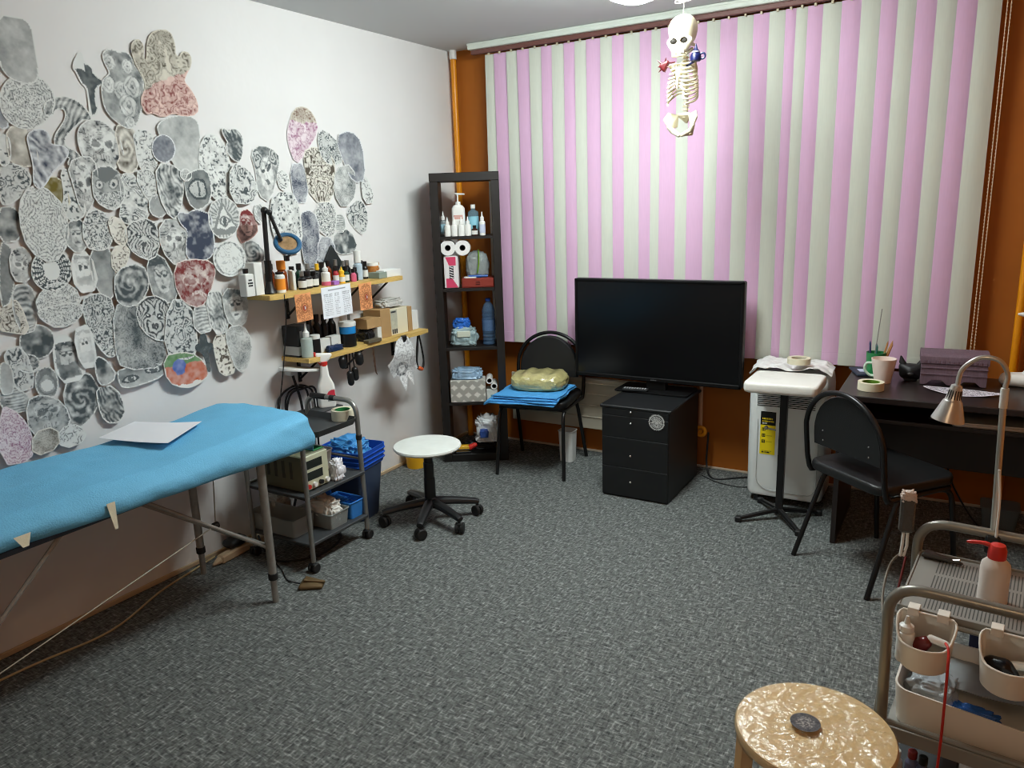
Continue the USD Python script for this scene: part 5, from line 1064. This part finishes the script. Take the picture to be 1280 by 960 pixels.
# ================================================================= things on and under the desk
DZ = .7406
tp3 = Thing('tape_roll', 'roll of masking tape with a green core near the left end of the desk', 'tape roll', (2.705, -.685, DZ)); taperoll(tp3, .056, .038, M('olive_green_core', (96, 134, 40), .5))
mug = Thing('mug', 'tapered pinkish white mug with a pale green handle on the desk', 'mug', (2.738, -.515, DZ))
mug.part('body', cup(.055, 0, .115, .004, .036, 32), M('mug_white', (232, 214, 204), .35), 60); mug.part('handle', tube(smoothpath([(-.047, .0, .09), (-.074, -.0, .086), (-.08, 0, .056), (-.06, 0, .032), (-.04, 0, .028)], 5), .0065, 8), M('mug_green', (190, 214, 194), .35), 60, label='pale green handle')
pc = Thing('pencil_cup', 'green cup full of pens and pencils behind the mug', 'pencil cup', (2.69, -.37, DZ)); pc.part('body', cup(.044, 0, .115, .003, .04), M('green_cup', (36, 128, 72), .4))
for k, (x, y, dx, dy, L, c) in enumerate(((-.02, 0, -.01, 0, .17, (60, 66, 110)), (-.005, .01, .002, .01, .16, (70, 120, 150)), (.015, .01, .03, .01, .17, (186, 130, 80)), (.022, -.005, .045, .0, .165, (176, 116, 70)), (.0, -.015, .005, -.01, .155, (40, 110, 100)), (.01, .0, .055, .01, .175, (190, 140, 92)))):
    pc.part('pencil', cat(rod((x, y, .006), (x + dx, y + dy, L - .012), .0048, n=6), rod((x + dx, y + dy, L - .012), (x + dx * 1.05, y + dy * 1.05, L), .0048, .001, 6)), M('pencil_%d' % k, c, .4))
pc.part('stick', rod((-.012, -.008, .006), (.012, -.012, .33), .0022, n=6), M('stick_grey', (130, 126, 124), .5))
ct = Thing('cat_planter', 'small black cat head planter on the desk', 'planter', (2.85, -.42, DZ))
hd = tm(hs([(-.026, 0, .03, .024), (.026, 0, .03, .024), (-.03, 0, .062, .024), (.03, 0, .062, .024), (0, -.008, .045, .034)], 24)); hd.vertices[:, 2] = np.clip(hd.vertices[:, 2], .002, .078)
ct.part('head', hd, M('matt_black', (24, 24, 25), .55), 40)
for s in (-1, 1): ct.part('ear', tm(hs([(s * .03, 0, .07, .014), (s * .046, 0, .085, .008), (s * .047, 0, .112, .004)])), M('matt_black', (128, 128, 128)))
ct.part('muzzle', ball((0, -.04, .036), .012, 2, (1.3, .7, .8)), M('matt_black', (128, 128, 128))); ct.part('foot', cyl(.03, 0, .012, 20), M('matt_black', (128, 128, 128)))
cs = Thing('casket', 'purple grey ribbed wooden casket with a lid and scalloped feet on the desk', 'casket', (3.02, -.405, DZ), 4)
CSM = M('purple_wood', (104, 84, 96), .6, vary=.25, vscale=6, stretch=(30, 30, 1.5), bump=.2, bscale=30)
fx = np.linspace(-.132, .132, 41); fz = .004 + .022 * np.clip(np.cos(fx / .132 * math.pi * 2) * -1 + .45, 0, 1) * (np.abs(fx) < .115)
front = np.vstack([np.column_stack([fx, fz]), [(.132, .10), (-.132, .10)]])
def plate(P, y0, y1):
    S = trimesh.creation.extrude_polygon(Polygon(P), y1 - y0); v = S.vertices.copy(); S.vertices = np.column_stack([v[:, 0], y0 + v[:, 2], v[:, 1]]); S.invert(); return S
for y in (-.085, .073): cs.part('panel', plate(front, y, y + .012), CSM, False)
for x in (-.132, .12): cs.part('side', box(x, -.073, .012, x + .012, .073, .10, .001), CSM)
cs.part('floor_board', box(-.12, -.073, .02, .12, .073, .03, .001), CSM)
for k in range(2): cs.part('batten', box(-.134, -.089, .05 + k * .03, .134, -.084, .056 + k * .03, .001), CSM)
a = np.linspace(0, math.pi, 13); lidp = np.vstack([[(-.088, .102)], np.column_stack([-.088 * np.cos(a), .118 + .036 * np.sin(a) ** .6]), [(.088, .102)]])
cs.part('lid', loft([np.column_stack([np.full(len(lidp), x), lidp]) for x in (-.137, .137)]), CSM, 30)
for k in range(14): cs.part('rib', box(-.125 + k * .0185, -.0905, .104, -.113 + k * .0185, -.087, .118, .001), CSM)
def lacepaint(u, v, d, P):
    q = fbm(np.column_stack([P * 60, 0 * u]), 2, 14); return mixc(np.clip(((np.abs(np.sin(q * 16)) > .5) & (d > .008)) * .7, 0, 1), lin(236, 232, 240), lin(60, 52, 74))
th = np.linspace(0, 2 * math.pi, 41)[:-1]
single('pattern_sheet', 'white leaf shaped cutout with a dark pattern lying on the desk', 'paper', Sheet(np.column_stack([.155 * np.cos(th), .052 * np.sin(th) * (1 - .35 * np.cos(2 * th))]), .0035, lacepaint, lambda P, u, v, d: np.column_stack([P, .0015 + .012 * u * u])), INK, (3.065, -.60, DZ), -6)
fo = Thing('notebook', 'dark blue notebook with a pale card on it at the left end of the desk', 'notebook', (2.655, -.32, DZ), 20)
fo.part('cover', box(-.07, -.09, 0, .07, .09, .010, .002), M('navy', (34, 48, 66), .5)); fo.part('card', box(-.045, -.03, .0102, .045, .03, .0115, 0), M('pale_lilac_card', (206, 212, 236), .6))
dlp = Thing('desk_lamp', 'white desk lamp with a round base at the right end of the desk', 'desk lamp', (3.275, -.36, DZ))
dlp.part('base', tm(hs([(-.045, -.03, .028, .026), (.03, -.03, .03, .03), (.03, .02, .03, .03), (-.04, .02, .028, .026)], 20)), WHITE, 60)
dlp.part('arm', tube(smoothpath([(.03, 0, .05), (.075, 0, .13), (.12, .0, .24), (.12, .0, .33)], 5), .016, 12), WHITE, 60); dlp.part('head', tm(hs([(-.02, -.03, .33, .006), (.05, -.03, .322, .018), (.15, -.03, .34, .022), (.15, .02, .34, .022)], 18)), WHITE, 60)
lp = Thing('laptop', 'closed pale grey laptop on the keyboard tray of the desk', 'laptop', (3.20, -.665, .6325), 3); lp.part('base', slab(rrect(.33, .22, .015), .0, .012, .003), M('pale_grey_alu', (188, 190, 190), .35, .3)); lp.part('lid', slab(rrect(.33, .22, .015), .0125, .02, .003), M('pale_grey_alu', (128, 128, 128)))
single('computer_mouse', 'black computer mouse on the keyboard tray beside the laptop', 'mouse', tm(hs([(-.02, -.03, .014, .013), (.02, -.03, .014, .013), (-.015, .03, .012, .012), (.015, .03, .012, .012)])), BLACK, (2.98, -.70, .6328))
cable('thin black cable hanging behind the desk down to the floor', [(2.99, -.02, .40), (3.02, -.03, .28), (3.08, -.10, .12), (3.2, -.3, .006), (3.3, -.4, .004)], .0045, CABLE)
bx = Thing('clear_container', 'clear plastic container on the floor under the desk', 'container', (3.28, -.22, 0)); bx.part('body', tray(.16, .14, .10, .003, .02, .02), clear('clear_container_plastic', (150, 165, 175), .4, .15)); bx.part('lid', slab(rrect(.168, .148, .022), .10, .11, .003), clear('clear_container_plastic', (150, 165, 175), .4))

# ================================================================= instrument trolley in the right foreground
GT = M('warm_grey_tube', (142, 139, 130), .32, .5); GTR = M('warm_grey_sheet', (150, 149, 143), .45, .3); OFFW = M('offwhite_bin', (234, 228, 217), .4)
TR0, TRA = (2.968, -2.455), -5.0
it = Thing('instrument_trolley', 'grey tubular trolley with a slotted top tray in the right foreground', 'trolley', (TR0[0], TR0[1], 0), TRA)
LX = .52
for y in (-.205, .205):
    it.part('side_frame', tube(bend([(.012, y, .04), (.0, y, .765), (LX, y, .765), (LX - .012, y, .04)], .075, 8), .0125, 12), GT, 60)
    for x in (.012, LX - .012):
        w, h = castor(.02); k = it.part('castor', mv(h, x, y), BLACK); it.part('wheel', mv(w, x, y), RUBBER, under=k)
        for z in (.66, .42): it.part('bolt', ball((x - (.013 if x < .2 else -.013), y, z), .005, 1), CHROME)
it.part('top_tray', cat(box(.012, -.13, .672, LX - .012, .2, .678, .002), box(.012, -.134, .657, LX - .012, -.13, .684, .001), box(.012, .2, .657, LX - .012, .204, .684, .001), box(.008, -.13, .657, .013, .2, .681, .001), box(LX - .013, -.13, .657, LX - .008, .2, .681, .001)), GTR)
SL = [box(.06 + i * .0075, y0, .6775, .0626 + i * .0075, y0 + .085, .6783, 0) for i in range(54) for y0 in (-.11, -.01, .09)]
it.part('slots', cat(*SL), M('slot_dark', (74, 74, 71), .6), False, kind='stuff')  # dark bars colour in the shade of open slots
for z in (.385, .14):
    it.part('shelf', cat(box(.012, -.2, z, LX - .012, .2, z + .006, .002), box(.012, -.206, z - .012, LX - .012, -.2, z + .022, .001), box(.012, .2, z - .012, LX - .012, .206, z + .022, .001)), GTR)
    for y in (-.207, .207): it.part('rail', rod((.0, y, z + .035), (LX, y, z + .035), .0075), GT)
it.part('front_rail', rod((.0, -.142, .664), (LX, -.142, .664), .006), GT)
def IT(x, y, z):
    a = math.radians(TRA); return (TR0[0] + x * math.cos(a) - y * math.sin(a), TR0[1] + x * math.sin(a) + y * math.cos(a), z)
def hangbin(label, x):
    t = Thing('hanging_bin', label, 'bin', IT(x, -.15, .568), TRA)
    w = .060
    def sec(k, z, dz=0.): # D-shaped section, flat back at y=0
        a = np.linspace(math.pi, 2 * math.pi, 17); c = np.column_stack([w * k * np.cos(a), -.014 * k + .066 * k * np.sin(a)]); c = np.vstack([[(w * k * .96, -.002), (w * k * .86, 0), (-w * k * .86, 0), (-w * k * .96, -.002)], c]) ; return c, z
    def S(k, z, rise=0.): c, _ = sec(k, z); return np.column_stack([c, z + rise * np.clip(1 + (c[:, 1] + .004) / .05, 0, 1) - rise * .12 * (np.abs(c[:, 0]) > w * .9 * k) * (c[:, 1] > -.01)])
    t.part('body', loft([S(.80, 0), S(.86, .004), S(1, .064, .050), S(.96, .064, .050), S(.83, .008), S(.3, .006)], True), OFFW, 45)
    t.part('rim', tube(S(.98, .065, .051), .003, 8, True), OFFW, 60)
    for s in (-1, 1): t.part('hook', cat(box(s * .03 - .012, -.004, .105, s * .03 + .012, .0, .124, .001), box(s * .03 - .012, -.004, .121, s * .03 + .012, .026, .1245, .001), box(s * .03 - .012, .0235, .10, s * .03 + .012, .026, .1245, .001)), OFFW)
    return t
hangbin('off-white hanging bin with a red corded machine at the left of the trolley front', .075); hangbin('off-white hanging bin with a glossy black mouse shape at the right of the trolley front', .238)
wbt = bottle('nozzle_bottle', 'small white nozzle bottle standing in the left hanging bin', IT(.038, -.18, .574), .019, .11, WP, WP, nozzle=1, capr=.8, caph=.32, neck=.03)
mc = Thing('tattoo_machine', 'dark red and black machine with a white plug in the left hanging bin', 'machine', IT(.088, -.184, .571), TRA)
mc.part('body', tm(hs([(-.02, .005, .05, .018), (-.01, .0, .062, .014)])), M('machine_red', (104, 30, 30), .3)); mc.part('plug', tm(hs([(.0, .004, .072, .009), (.03, .0, .07, .008)])), WHITE); mc.part('grip', tm(hs([(-.018, -.008, .028, .012), (.016, -.004, .034, .012)])), M('black_gloss', (16, 18, 24), .12)); mc.part('tip', rod((.0, .012, .004), (.0, .006, .03), .009), BLACK)
single('computer_mouse', 'glossy black rounded device lying in the right hanging bin', 'device', tm(hs([(-.022, .012, .042, .019), (.0, .004, .046, .02), (.02, -.002, .03, .014)], 20)), M('black_gloss', (128, 128, 128)), IT(.228, -.184, .575), TRA)
single('white_tube', 'white capped tube in the right hanging bin', 'tube', cat(rod((0, 0, .0), (.07, .012, .012), .010, n=14), rod((.07, .012, .012), (.09, .015, .015), .006, n=14)), WP, IT(.238, -.172, .625), TRA)
cable('red cable running from the left hanging bin down to the floor', [IT(.116, -.184, .645), IT(.126, -.212, .643), IT(.130, -.236, .598), IT(.132, -.240, .44), IT(.13, -.245, .30), IT(.13, -.25, .16), IT(.12, -.255, .02), IT(.13, -.28, .004)], .003, M('red_cable', (196, 44, 36), .35))
pbx = Thing('power_adapter', 'film wrapped grey adapter clipped upright to the far left corner of the trolley', 'adapter', IT(-.03, .207, .712), TRA + 20)
pbx.part('body', box(-.018, -.013, .012, .018, .013, .112, .006), M('adapter_grey', (76, 74, 70), .35, bump=.5, bscale=90)); pbx.part('film_top', mv(crumple(.042, .032, .034, 71, .25), 0, 0, .098), M('film_pinkish', (206, 190, 180), .25, bump=.5, bscale=70), 50)
for s in (-1, 1): pbx.part('lead', tube([(s * .005, 0, .014), (s * .006, 0, -.03), (s * .004 - .004, 0, -.06)], .004, 8), WHITE)
cable('grey lead looping from the wrapped adapter down the trolley side', [IT(-.03, .207, .67), IT(-.06, .20, .62), IT(-.06, .12, .56), IT(-.03, .0, .5), IT(-.02, -.12, .38), IT(-.03, -.16, .2), IT(-.03, -.18, .01)], .0032, M('lead_grey', (120, 112, 100), .5))
cable('dark red lead beside the grey lead on the trolley side', [IT(-.022, .19, .66), IT(-.03, .1, .52), IT(-.025, -.05, .35), IT(-.035, -.12, .12), IT(-.05, -.14, .006)], .003, M('dark_red_lead', (110, 34, 36), .5))
kn = Thing('black_clip', 'black spring clip lying on the far left corner of the trolley tray', 'clip', IT(.06, .17, .679), TRA - 10)
kn.part('blade', tm(hs([(-.035, .012, .008, .007), (-.035, -.01, .008, .007), (.05, .0, .006, .004)])), M('clip_dark', (54, 50, 46), .45)); kn.part('pin', rod((.03, 0, .008), (.046, 0, .014), .004), CHROME)
wbo = Thing('wash_bottle', 'white wash bottle with a red spout cap on the trolley tray', 'wash bottle', IT(.187, .0, .6786), TRA)
wbo.part('body', lathe([(.027, 0), (.031, .004), (.031, .085), (.029, .098), (.020, .108), (.017, .113)], 32), M('milky_bottle', (226, 216, 208), .35), 50)
wbo.part('cap', lathe([(.0175, .109), (.019, .112), (.019, .132), (.015, .144), (.005, .147)], 28), REDPL); wbo.part('spout', tube(smoothpath([(-.009, 0, .137), (-.03, 0, .142), (-.062, .004, .136)], 5), [.0055] * 5 + [.0045] * 5 + [.0025], 10), REDPL, 60)
ln = Thing('gooseneck_lamp', 'silver gooseneck lamp with a cone shade clamped to the far rail of the trolley', 'lamp', IT(.168, .207, -.02), 0)
SILV = M('silver_paint', (206, 204, 196), .25, .75)
ln.part('clamp', cat(box(-.016, -.02, .735, .016, .02, .785, .004), rod((0, -.03, .745), (0, .0, .745), .005)), BLACK)
ln.part('pole', rod((0, 0, .776), (-.012, .0, 1.13), .0075, .0075, 14), SILV); ln.part('sleeve', rod((-.0115, 0, 1.115), (-.012, 0, 1.165), .0092, n=14), WPLAST)
ax0 = (-.012, 0, 1.165); ln.part('neck', tube(smoothpath([ax0, (-.010, 0, 1.20), (-.03, -.0, 1.232), (-.07, 0, 1.236), (-.105, -.0, 1.205), (-.113, 0, 1.16)], 6), .0058, 12), SILV, 60)
cone = lathe([(.007, 0), (.0125, -.003), (.015, -.016), (.0175, -.04), (.022, -.044), (.038, -.092), (.0385, -.094), (.0365, -.094), (.020, -.046), (.014, -.018), (.003, -.005)][::-1], 36)
cone = rot(cone, 8, (0, 1, 0)); ln.part('shade', mv(cone, -.113, 0, 1.165), M('silver_shade', (200, 198, 194), .3, .6), 40)
for k in range(7):
    a = math.radians(-150 + k * 22); v_ = rod((.0152 * math.cos(a), .0152 * math.sin(a), -.014), (.0172 * math.cos(a), .0172 * math.sin(a), -.037), .0014, n=6); ln.part('vent', mv(rot(v_, 8, (0, 1, 0)), -.113, 0, 1.165), BLACK)
ln.part('cord', tube(smoothpath([(-.004, -.012, .96), (.004, -.014, .88), (.006, -.016, .78), (.01, -.02, .70)], 5), .003, 8), WHITE)
sb2 = Thing('storage_tray', 'large off-white tray on the middle shelf of the instrument trolley', 'tray', IT(.175, -.045, .3915), TRA)
n_ = 48; P_ = rrect(.31, .25, .035, 11)
def ts(k, zf): return np.column_stack([P_ * k, [zf(x, y) for x, y in P_]])
top = lambda x, y: .115 - (.05 * (1 / (1 + math.exp(-(x * -1 + .0) * 60)) * 0 + 1) * (1 / (1 + math.exp((y + .07) * 60))) * (.35 + .65 * (1 / (1 + math.exp(-(x + .05) * 50))) * (1 / (1 + math.exp((x - .12) * 90)))))
sb2.part('body', loft([ts(.93, lambda x, y: 0), ts(.95, lambda x, y: .004), ts(1, top), ts(.97, top), ts(.92, lambda x, y: .006), ts(.3, lambda x, y: .004)]), OFFW, 45)
single('film_packet', 'crinkled clear packet in the large off-white tray', 'packet', crumple(.12, .12, .09, 81, .25), clear('packet_film', (205, 210, 214), .55, .12), IT(.09, -.06, .40), TRA, smooth=50)
single('blue_glove', 'crumpled blue glove lying in the large off-white tray', 'glove', crumple(.12, .05, .05, 82, .3), M('glove_blue', (44, 98, 176), .4), IT(.18, -.09, .40), TRA, smooth=50)
single('grey_sheet', 'pale grey sheet of film covering the back of the large tray', 'film', cloth(.24, .15, lambda x, y: (x, y, .02 + .02 * (fbm(np.stack([x * 12, y * 12, 0 * x], -1), 3, 83) - .5)), 24, 16, .0015), M('grey_film', (150, 154, 156), .35), IT(.20, .02, .445), TRA, smooth=60)
cmb = Thing('blue_binder', 'dark blue spiral notebook leaning at the back of the trolley middle shelf', 'notebook', IT(.235, .165, .391), TRA); cmb.part('cover', box(-.09, -.008, 0, .09, .008, .225, .002), M('binder_blue', (34, 44, 84), .5))
for k in range(12): cmb.part('ring', ring((.085, 0, .02 + k * .016), .011, .0018, 12, 6, (0, 0, 1)), BLACK)
for k, (x, y, r, h, b, c, lb) in enumerate(((.035, -.13, .017, .075, WP, WP, 'small white bottle at the front left of the trolley bottom shelf'), (.07, -.12, .015, .08, clear('violet_clear', (120, 120, 150), .6), M('cap_red_dark', (130, 40, 40), .4), 'small clear bottle with red cap on the trolley bottom shelf'), (.095, -.135, .014, .085, M('bottle_slate', (70, 80, 110), .4), BK, 'slate blue bottle on the trolley bottom shelf'))):
    bottle('small_bottle', lb, IT(x, y, .223), r, h, b, c, capr=.7, caph=.25)
single('bottom_box', 'dark grey flat crate carrying small bottles on the trolley bottom shelf', 'crate', box(-.06, -.14, 0, .10, .08, .075, .003), M('crate_grey', (58, 62, 64), .5), IT(.06, -.02, .147), TRA)
single('cream_card', 'cream carton standing on the trolley bottom shelf', 'carton', box(-.05, -.02, 0, .05, .02, .11, .002), M('cream_carton', (208, 196, 164), .6), IT(.17, -.13, .147), TRA - 6) 
single('black_case', 'black case at the right of the trolley bottom shelf', 'case', box(-.12, -.13, 0, .12, .14, .16, .006), BLACK, IT(.355, .0, .147), TRA)
single('white_box', 'flat white box on the floor under the instrument trolley', 'box', box(-.12, -.12, 0, .12, .10, .045, .004), M('white_card', (226, 228, 226), .7), IT(.20, -.14, .0), TRA)

# ================================================================= plywood stool with wrapped top
PLY = M('plywood', (226, 196, 146), .45, vary=.05, vscale=6, stretch=(20, 3, 3))
fst = Thing('plywood_stool', 'round plywood stool wrapped in clear film with a dark round badge in the foreground', 'stool', (2.836, -2.842, 0), 25)
seat = lathe([(.15, .449), (.166, .452), (.168, .458), (.168, .468), (.165, .473), (.12, .4742), (.06, .4745)], 72)
fst.part('seat', seat, PLY, 40)
WRAP = usdkit.material(stage, '/World/Looks/wrap_film', {'tc': ('texture_coordinate', {}), 'n': ('noise_texture', dict(scale=70.0, detail=4.0, roughness=.65, distortion=.8)), 'b': ('bump', dict(strength=.5, distance=.006)), 'g': ('glossy_bsdf', dict(color=(.95, .95, .92), roughness=.16)), 't': ('transparent_bsdf', dict(color=(.98, .97, .94))), 'x': ('mix_closure', dict(fac=.13))},
    [('tc.object', 'n.vector'), ('n.fac', 'b.height'), ('b.normal', 'g.normal'), ('t.BSDF', 'x.closure1'), ('g.BSDF', 'x.closure2')], surface='x.closure')
nr, na = 46, 160
rr_ = np.concatenate([np.linspace(.004, .160, nr - 7), [.1645, .168, .1703, .1712, .1708, .169, .158]])[:, None]; zz_ = np.concatenate([np.full(nr - 7, .4768), [.4762, .4745, .470, .463, .456, .449, .446]])[:, None]
aa = (np.arange(na) * 2 * math.pi / na)[None, :]; xx, yy_ = rr_ * np.cos(aa), rr_ * np.sin(aa)
Pq = np.stack([xx * 34 + yy_ * 20, yy_ * 60 - xx * 12, 0 * xx], -1); wq = fbm(Pq * .55 + 3 * (fbm(Pq * .3, 2, 5) - .5)[..., None], 4, 17)
hq = .0075 * (1 - np.abs(2 * wq - 1) * 2.2).clip(0, 1) ** 2 * np.clip(1 - (rr_ - .15) / .02, 0.1, 1)
wv = loft([np.column_stack([xx[i], yy_[i], (zz_ + hq)[i]]) for i in range(nr)][::-1])
fst.part('film', wv, WRAP, True, label='clear crinkled film')
def badge(u, v, d, P):
    r = np.hypot(u, v); q = fbm(np.column_stack([np.abs(u) * 4, v * 4, 0 * u]), 3, 19); k = np.where(r < .62, .25 + .6 * (np.abs(np.sin(q * 18)) > .5), .75 + .2 * (np.abs(np.sin(np.arctan2(v, u) * 20)) > .6)); return mixc(np.clip(k, 0, 1), lin(186, 182, 178), lin(58, 58, 66))
fst.part('badge', Sheet([(.032 * math.cos(a), .032 * math.sin(a)) for a in np.linspace(0, 2 * math.pi, 41)[:-1]], .002, badge, lambda P, u, v, d: np.column_stack([P + [-.018, .006], np.full(len(P), .4842)])), INK, label='dark round badge')
for k in range(4):
    a = math.radians(45 + 90 * k); c, s = math.cos(a), math.sin(a)
    prof = bend([(.03, .440), (.165, .440), (.185, .0)], .06, 8); leg = []
    for r0, z0 in prof:
        pass
    Pm = np.column_stack([prof[:, 0] * c, prof[:, 0] * s, prof[:, 1]]); T = np.gradient(prof, axis=0); T /= np.linalg.norm(T, axis=1, keepdims=True); Nn = np.column_stack([-T[:, 1], T[:, 0]])
    S = []
    for i, p in enumerate(prof):
        q = []
        for dn, dw in ((.009, .026), (.009, -.026), (-.009, -.026), (-.009, .026)):
            rr, zz = p + Nn[i] * dn; q.append((rr * c - dw * s, rr * s + dw * c, max(zz, 0)))
        S.append(q)
    fst.part('leg', loft(S), PLY, 40)

# ================================================================= hanging skeleton model
BONE = M('bone', (228, 219, 190), .45, vary=.04, vscale=20)
SK = (1.853, -.87)
sk = Thing('skeleton_model', 'small plastic skeleton without limbs hanging from the ceiling before the blind', 'skeleton', (SK[0], SK[1], 1.92), -6)
RT = m3.Manifold
def ell(c, r, n=32): return m3.Manifold.sphere(1, n).scale(r).translate(c)
yaw = 9
skl = hs([(0, .012, .435, .062), (0, -.012, .43, .06), (0, .03, .415, .052), (0, -.02, .395, .054)], 36) + hs([(-.036, -.045, .372, .022), (.036, -.045, .372, .022), (-.02, -.05, .345, .02), (.02, -.05, .345, .02), (0, .0, .375, .03)], 20)
skl = skl + hs([(-.045, -.042, .362, .009), (-.05, -.005, .362, .008)], 14) + hs([(.045, -.042, .362, .009), (.05, -.005, .362, .008)], 14)
for s in (-1, 1): skl = skl - ell((s * .0235, -.066, .374), (.0165, .024, .013), 24)
skl = skl - ell((0, -.076, .350), (.010, .016, .014), 20) - hs([(-.052, -.03, .345, .012), (-.03, .0, .335, .012)], 12) - hs([(.052, -.03, .345, .012), (.03, .0, .335, .012)], 12)
def turn(m): return rot(m if isinstance(m, trimesh.Trimesh) else tm(m), yaw, (0, 0, 1))
skullp = sk.part('skull', turn(skl), BONE, 50)
jaw = hs([(-.042, .0, .345, .008), (-.026, -.052, .318, .0085)], 12) + hs([(.042, .0, .345, .008), (.026, -.052, .318, .0085)], 12) + hs([(-.026, -.052, .318, .009), (.026, -.052, .318, .009), (0, -.062, .316, .009)], 12)
sk.part('jaw', turn(jaw), BONE, 50)
for k in range(8):
    x = -.021 + k * .006; sk.part('tooth', turn(box(x, -.073 + 6 * x * x, .321, x + .0048, -.064 + 6 * x * x, .341, .001)), BONE, under=skullp)
for s in (-1, 1): sk.part('eye_socket', turn(tm(ell((s * .0235, -.0575, .374), (.0145, .011, .0115), 16))), M('socket_dark', (26, 20, 12), .9), under=skullp)  # dark balls paint the shade inside the hollow sockets
spx = lambda z: .028 - .022 * math.sin((z - .05) / .27 * math.pi) if z < .32 else .02
for k in range(17):
    z = .065 + k * .0158; y = .035 + .012 * math.sin(k * .38)
    v_ = sk.part('vertebra', lathe([(.008, z - .0055), (.0115, z - .004), (.0095, z), (.0115, z + .004), (.008, z + .0055)], 14).apply_translation((0, y, 0)), BONE, 60)
    sk.part('process', tm(hs([(0, y + .008, z, .004), (0, y + .024, z - .006, .0025)]) + hs([(-.016, y + .004, z, .0028), (.016, y + .004, z, .0028)])), BONE, under=v_)
sk.part('sternum', tm(hs([(-.008, -.038, .265, .006), (.008, -.038, .265, .006), (.005, -.046, .235, .005), (-.005, -.046, .235, .005)]) + hs([(0, -.046, .235, .007), (0, -.052, .195, .006), (0, -.05, .178, .003)])), BONE, 40)
for s in (-1, 1):
    for k in range(10):
        z = .300 - k * .0145; w = .034 + .031 * math.sin(min(1, (k + 1.5) / 8.0) * math.pi / 2); dp = .048 + .004 * min(k, 5); drop = .018 + .0045 * k
        pts = [(s * .008, .04, z), (s * w * .7, .052, z - .002), (s * w, .022, z - drop * .45), (s * w * .96, -.014, z - drop * .8), (s * w * .62, -dp + .012, z - drop)]
        if k < 7: pts.append((s * .012, -.044 - .001 * k, max(z - drop + (.004 + .006 * max(0, k - 3)), .182)))
        elif k < 9: pts.append((s * .026, -.044, z - drop + .022))
        sk.part('rib', tube(smoothpath(pts, 5), .0056, 8, flat=.75), BONE, 60)
    sk.part('clavicle', tube(smoothpath([(s * .008, -.036, .276), (s * .035, -.03, .283), (s * .062, -.004, .287)], 4), .0042, 8), BONE, 60)
    sk.part('scapula', tm(hs([(s * .062, .0, .285, .005), (s * .025, .056, .27, .003), (s * .035, .058, .215, .003), (s * .058, .03, .262, .004)])), BONE, 40)
# pelvis: two flared wings, sacrum and a pubic arch
pelv = None
for s in (-1, 1):
    w_ = hs([(s * .03, .03, .06, .006), (s * .066, .02, .078, .006), (s * .078, -.008, .066, .006), (s * .058, -.02, .032, .006)], 12) + hs([(s * .03, .03, .06, .006), (s * .058, -.02, .032, .006), (s * .036, .012, .02, .006)], 12)
    w_ = w_ + hs([(s * .060, -.02, .034, .009), (s * .046, -.018, .014, .013)], 12) + hs([(s * .046, -.018, .012, .011), (s * .008, -.042, .002, .009)], 12) + hs([(s * .046, -.006, .01, .008), (s * .036, -.004, -.016, .007)], 12) + hs([(s * .036, -.006, -.016, .006), (s * .008, -.036, -.002, .005)], 12)
    pelv = w_ if pelv is None else pelv + w_
pelv = pelv + hs([(-.026, .036, .062, .008), (.026, .036, .062, .008), (0, .046, .02, .007)], 12) + hs([(-.008, -.04, .004, .006), (.008, -.04, .004, .006)], 12)
sk.part('pelvis', rot(tm(pelv - ell((0, -.004, .04), (.036, .028, .08))), 32, (1, 0, 0), (0, .01, .05)), BONE, 50)
sk.part('string', tube([(0, .005, .49), (.001, .003, .58), (0, 0, .678)], .0014, 6), WHITE)
sk.part('string_knot', cat(ball((0, 0, .545), .008, 1), tube(smoothpath([(0, 0, .545), (-.03, 0, .556), (-.036, 0, .545), (0, 0, .543), (.03, 0, .553), (.036, 0, .547), (.0, 0, .545)], 4), .003, 6)), WHITE)
RED_T, BLU_T = M('toy_red', (84, 15, 20), .35), M('toy_blue', (13, 20, 66), .3)
rt = Thing('red_toy', 'small spiky dark red toy hanging on the right shoulder of the skeleton', 'toy', (1.781, -.905, 2.193))
rt.part('body', tm(hs([(-.012, 0, .01, .012), (.012, 0, .02, .012), (0, 0, -.006, .010)])), RED_T)
for a, L in ((25, .03), (75, .034), (140, .042), (185, .03), (225, .036), (280, .03), (335, .03)):
    c, s = math.cos(math.radians(a)), math.sin(math.radians(a)); rt.part('spike', rod((.008 * c, 0, .01 + .008 * s), (L * c, -.004, .01 + L * s), .0065, .001, 8), RED_T)
rt.part('link', rod((.018, 0, .02), (.045, .015, .022), .003), RED_T)
bt2 = Thing('blue_toy', 'small dark blue pot shaped toy with handle and pointed lid on the skeleton shoulder', 'toy', (1.925, -.905, 2.205))
bt2.part('body', lathe([(.018, 0), (.023, .004), (.024, .02), (.02, .032), (.016, .034)], 20), BLU_T); bt2.part('lid', lathe([(.0165, .034), (.016, .044), (.008, .052), (.005, .062), (.001, .074)], 18), BLU_T); bt2.part('band', lathe([(.0172, .036), (.0178, .038), (.0168, .043)], 18), M('toy_grey', (150, 150, 166), .4)); bt2.part('handle', ring((.030, 0, .02), .012, .004, 16, 8, (0, 1, 0)), BLU_T); bt2.part('stand', rod((-.005, 0, .002), (-.045, .015, -.012), .005), BLU_T)
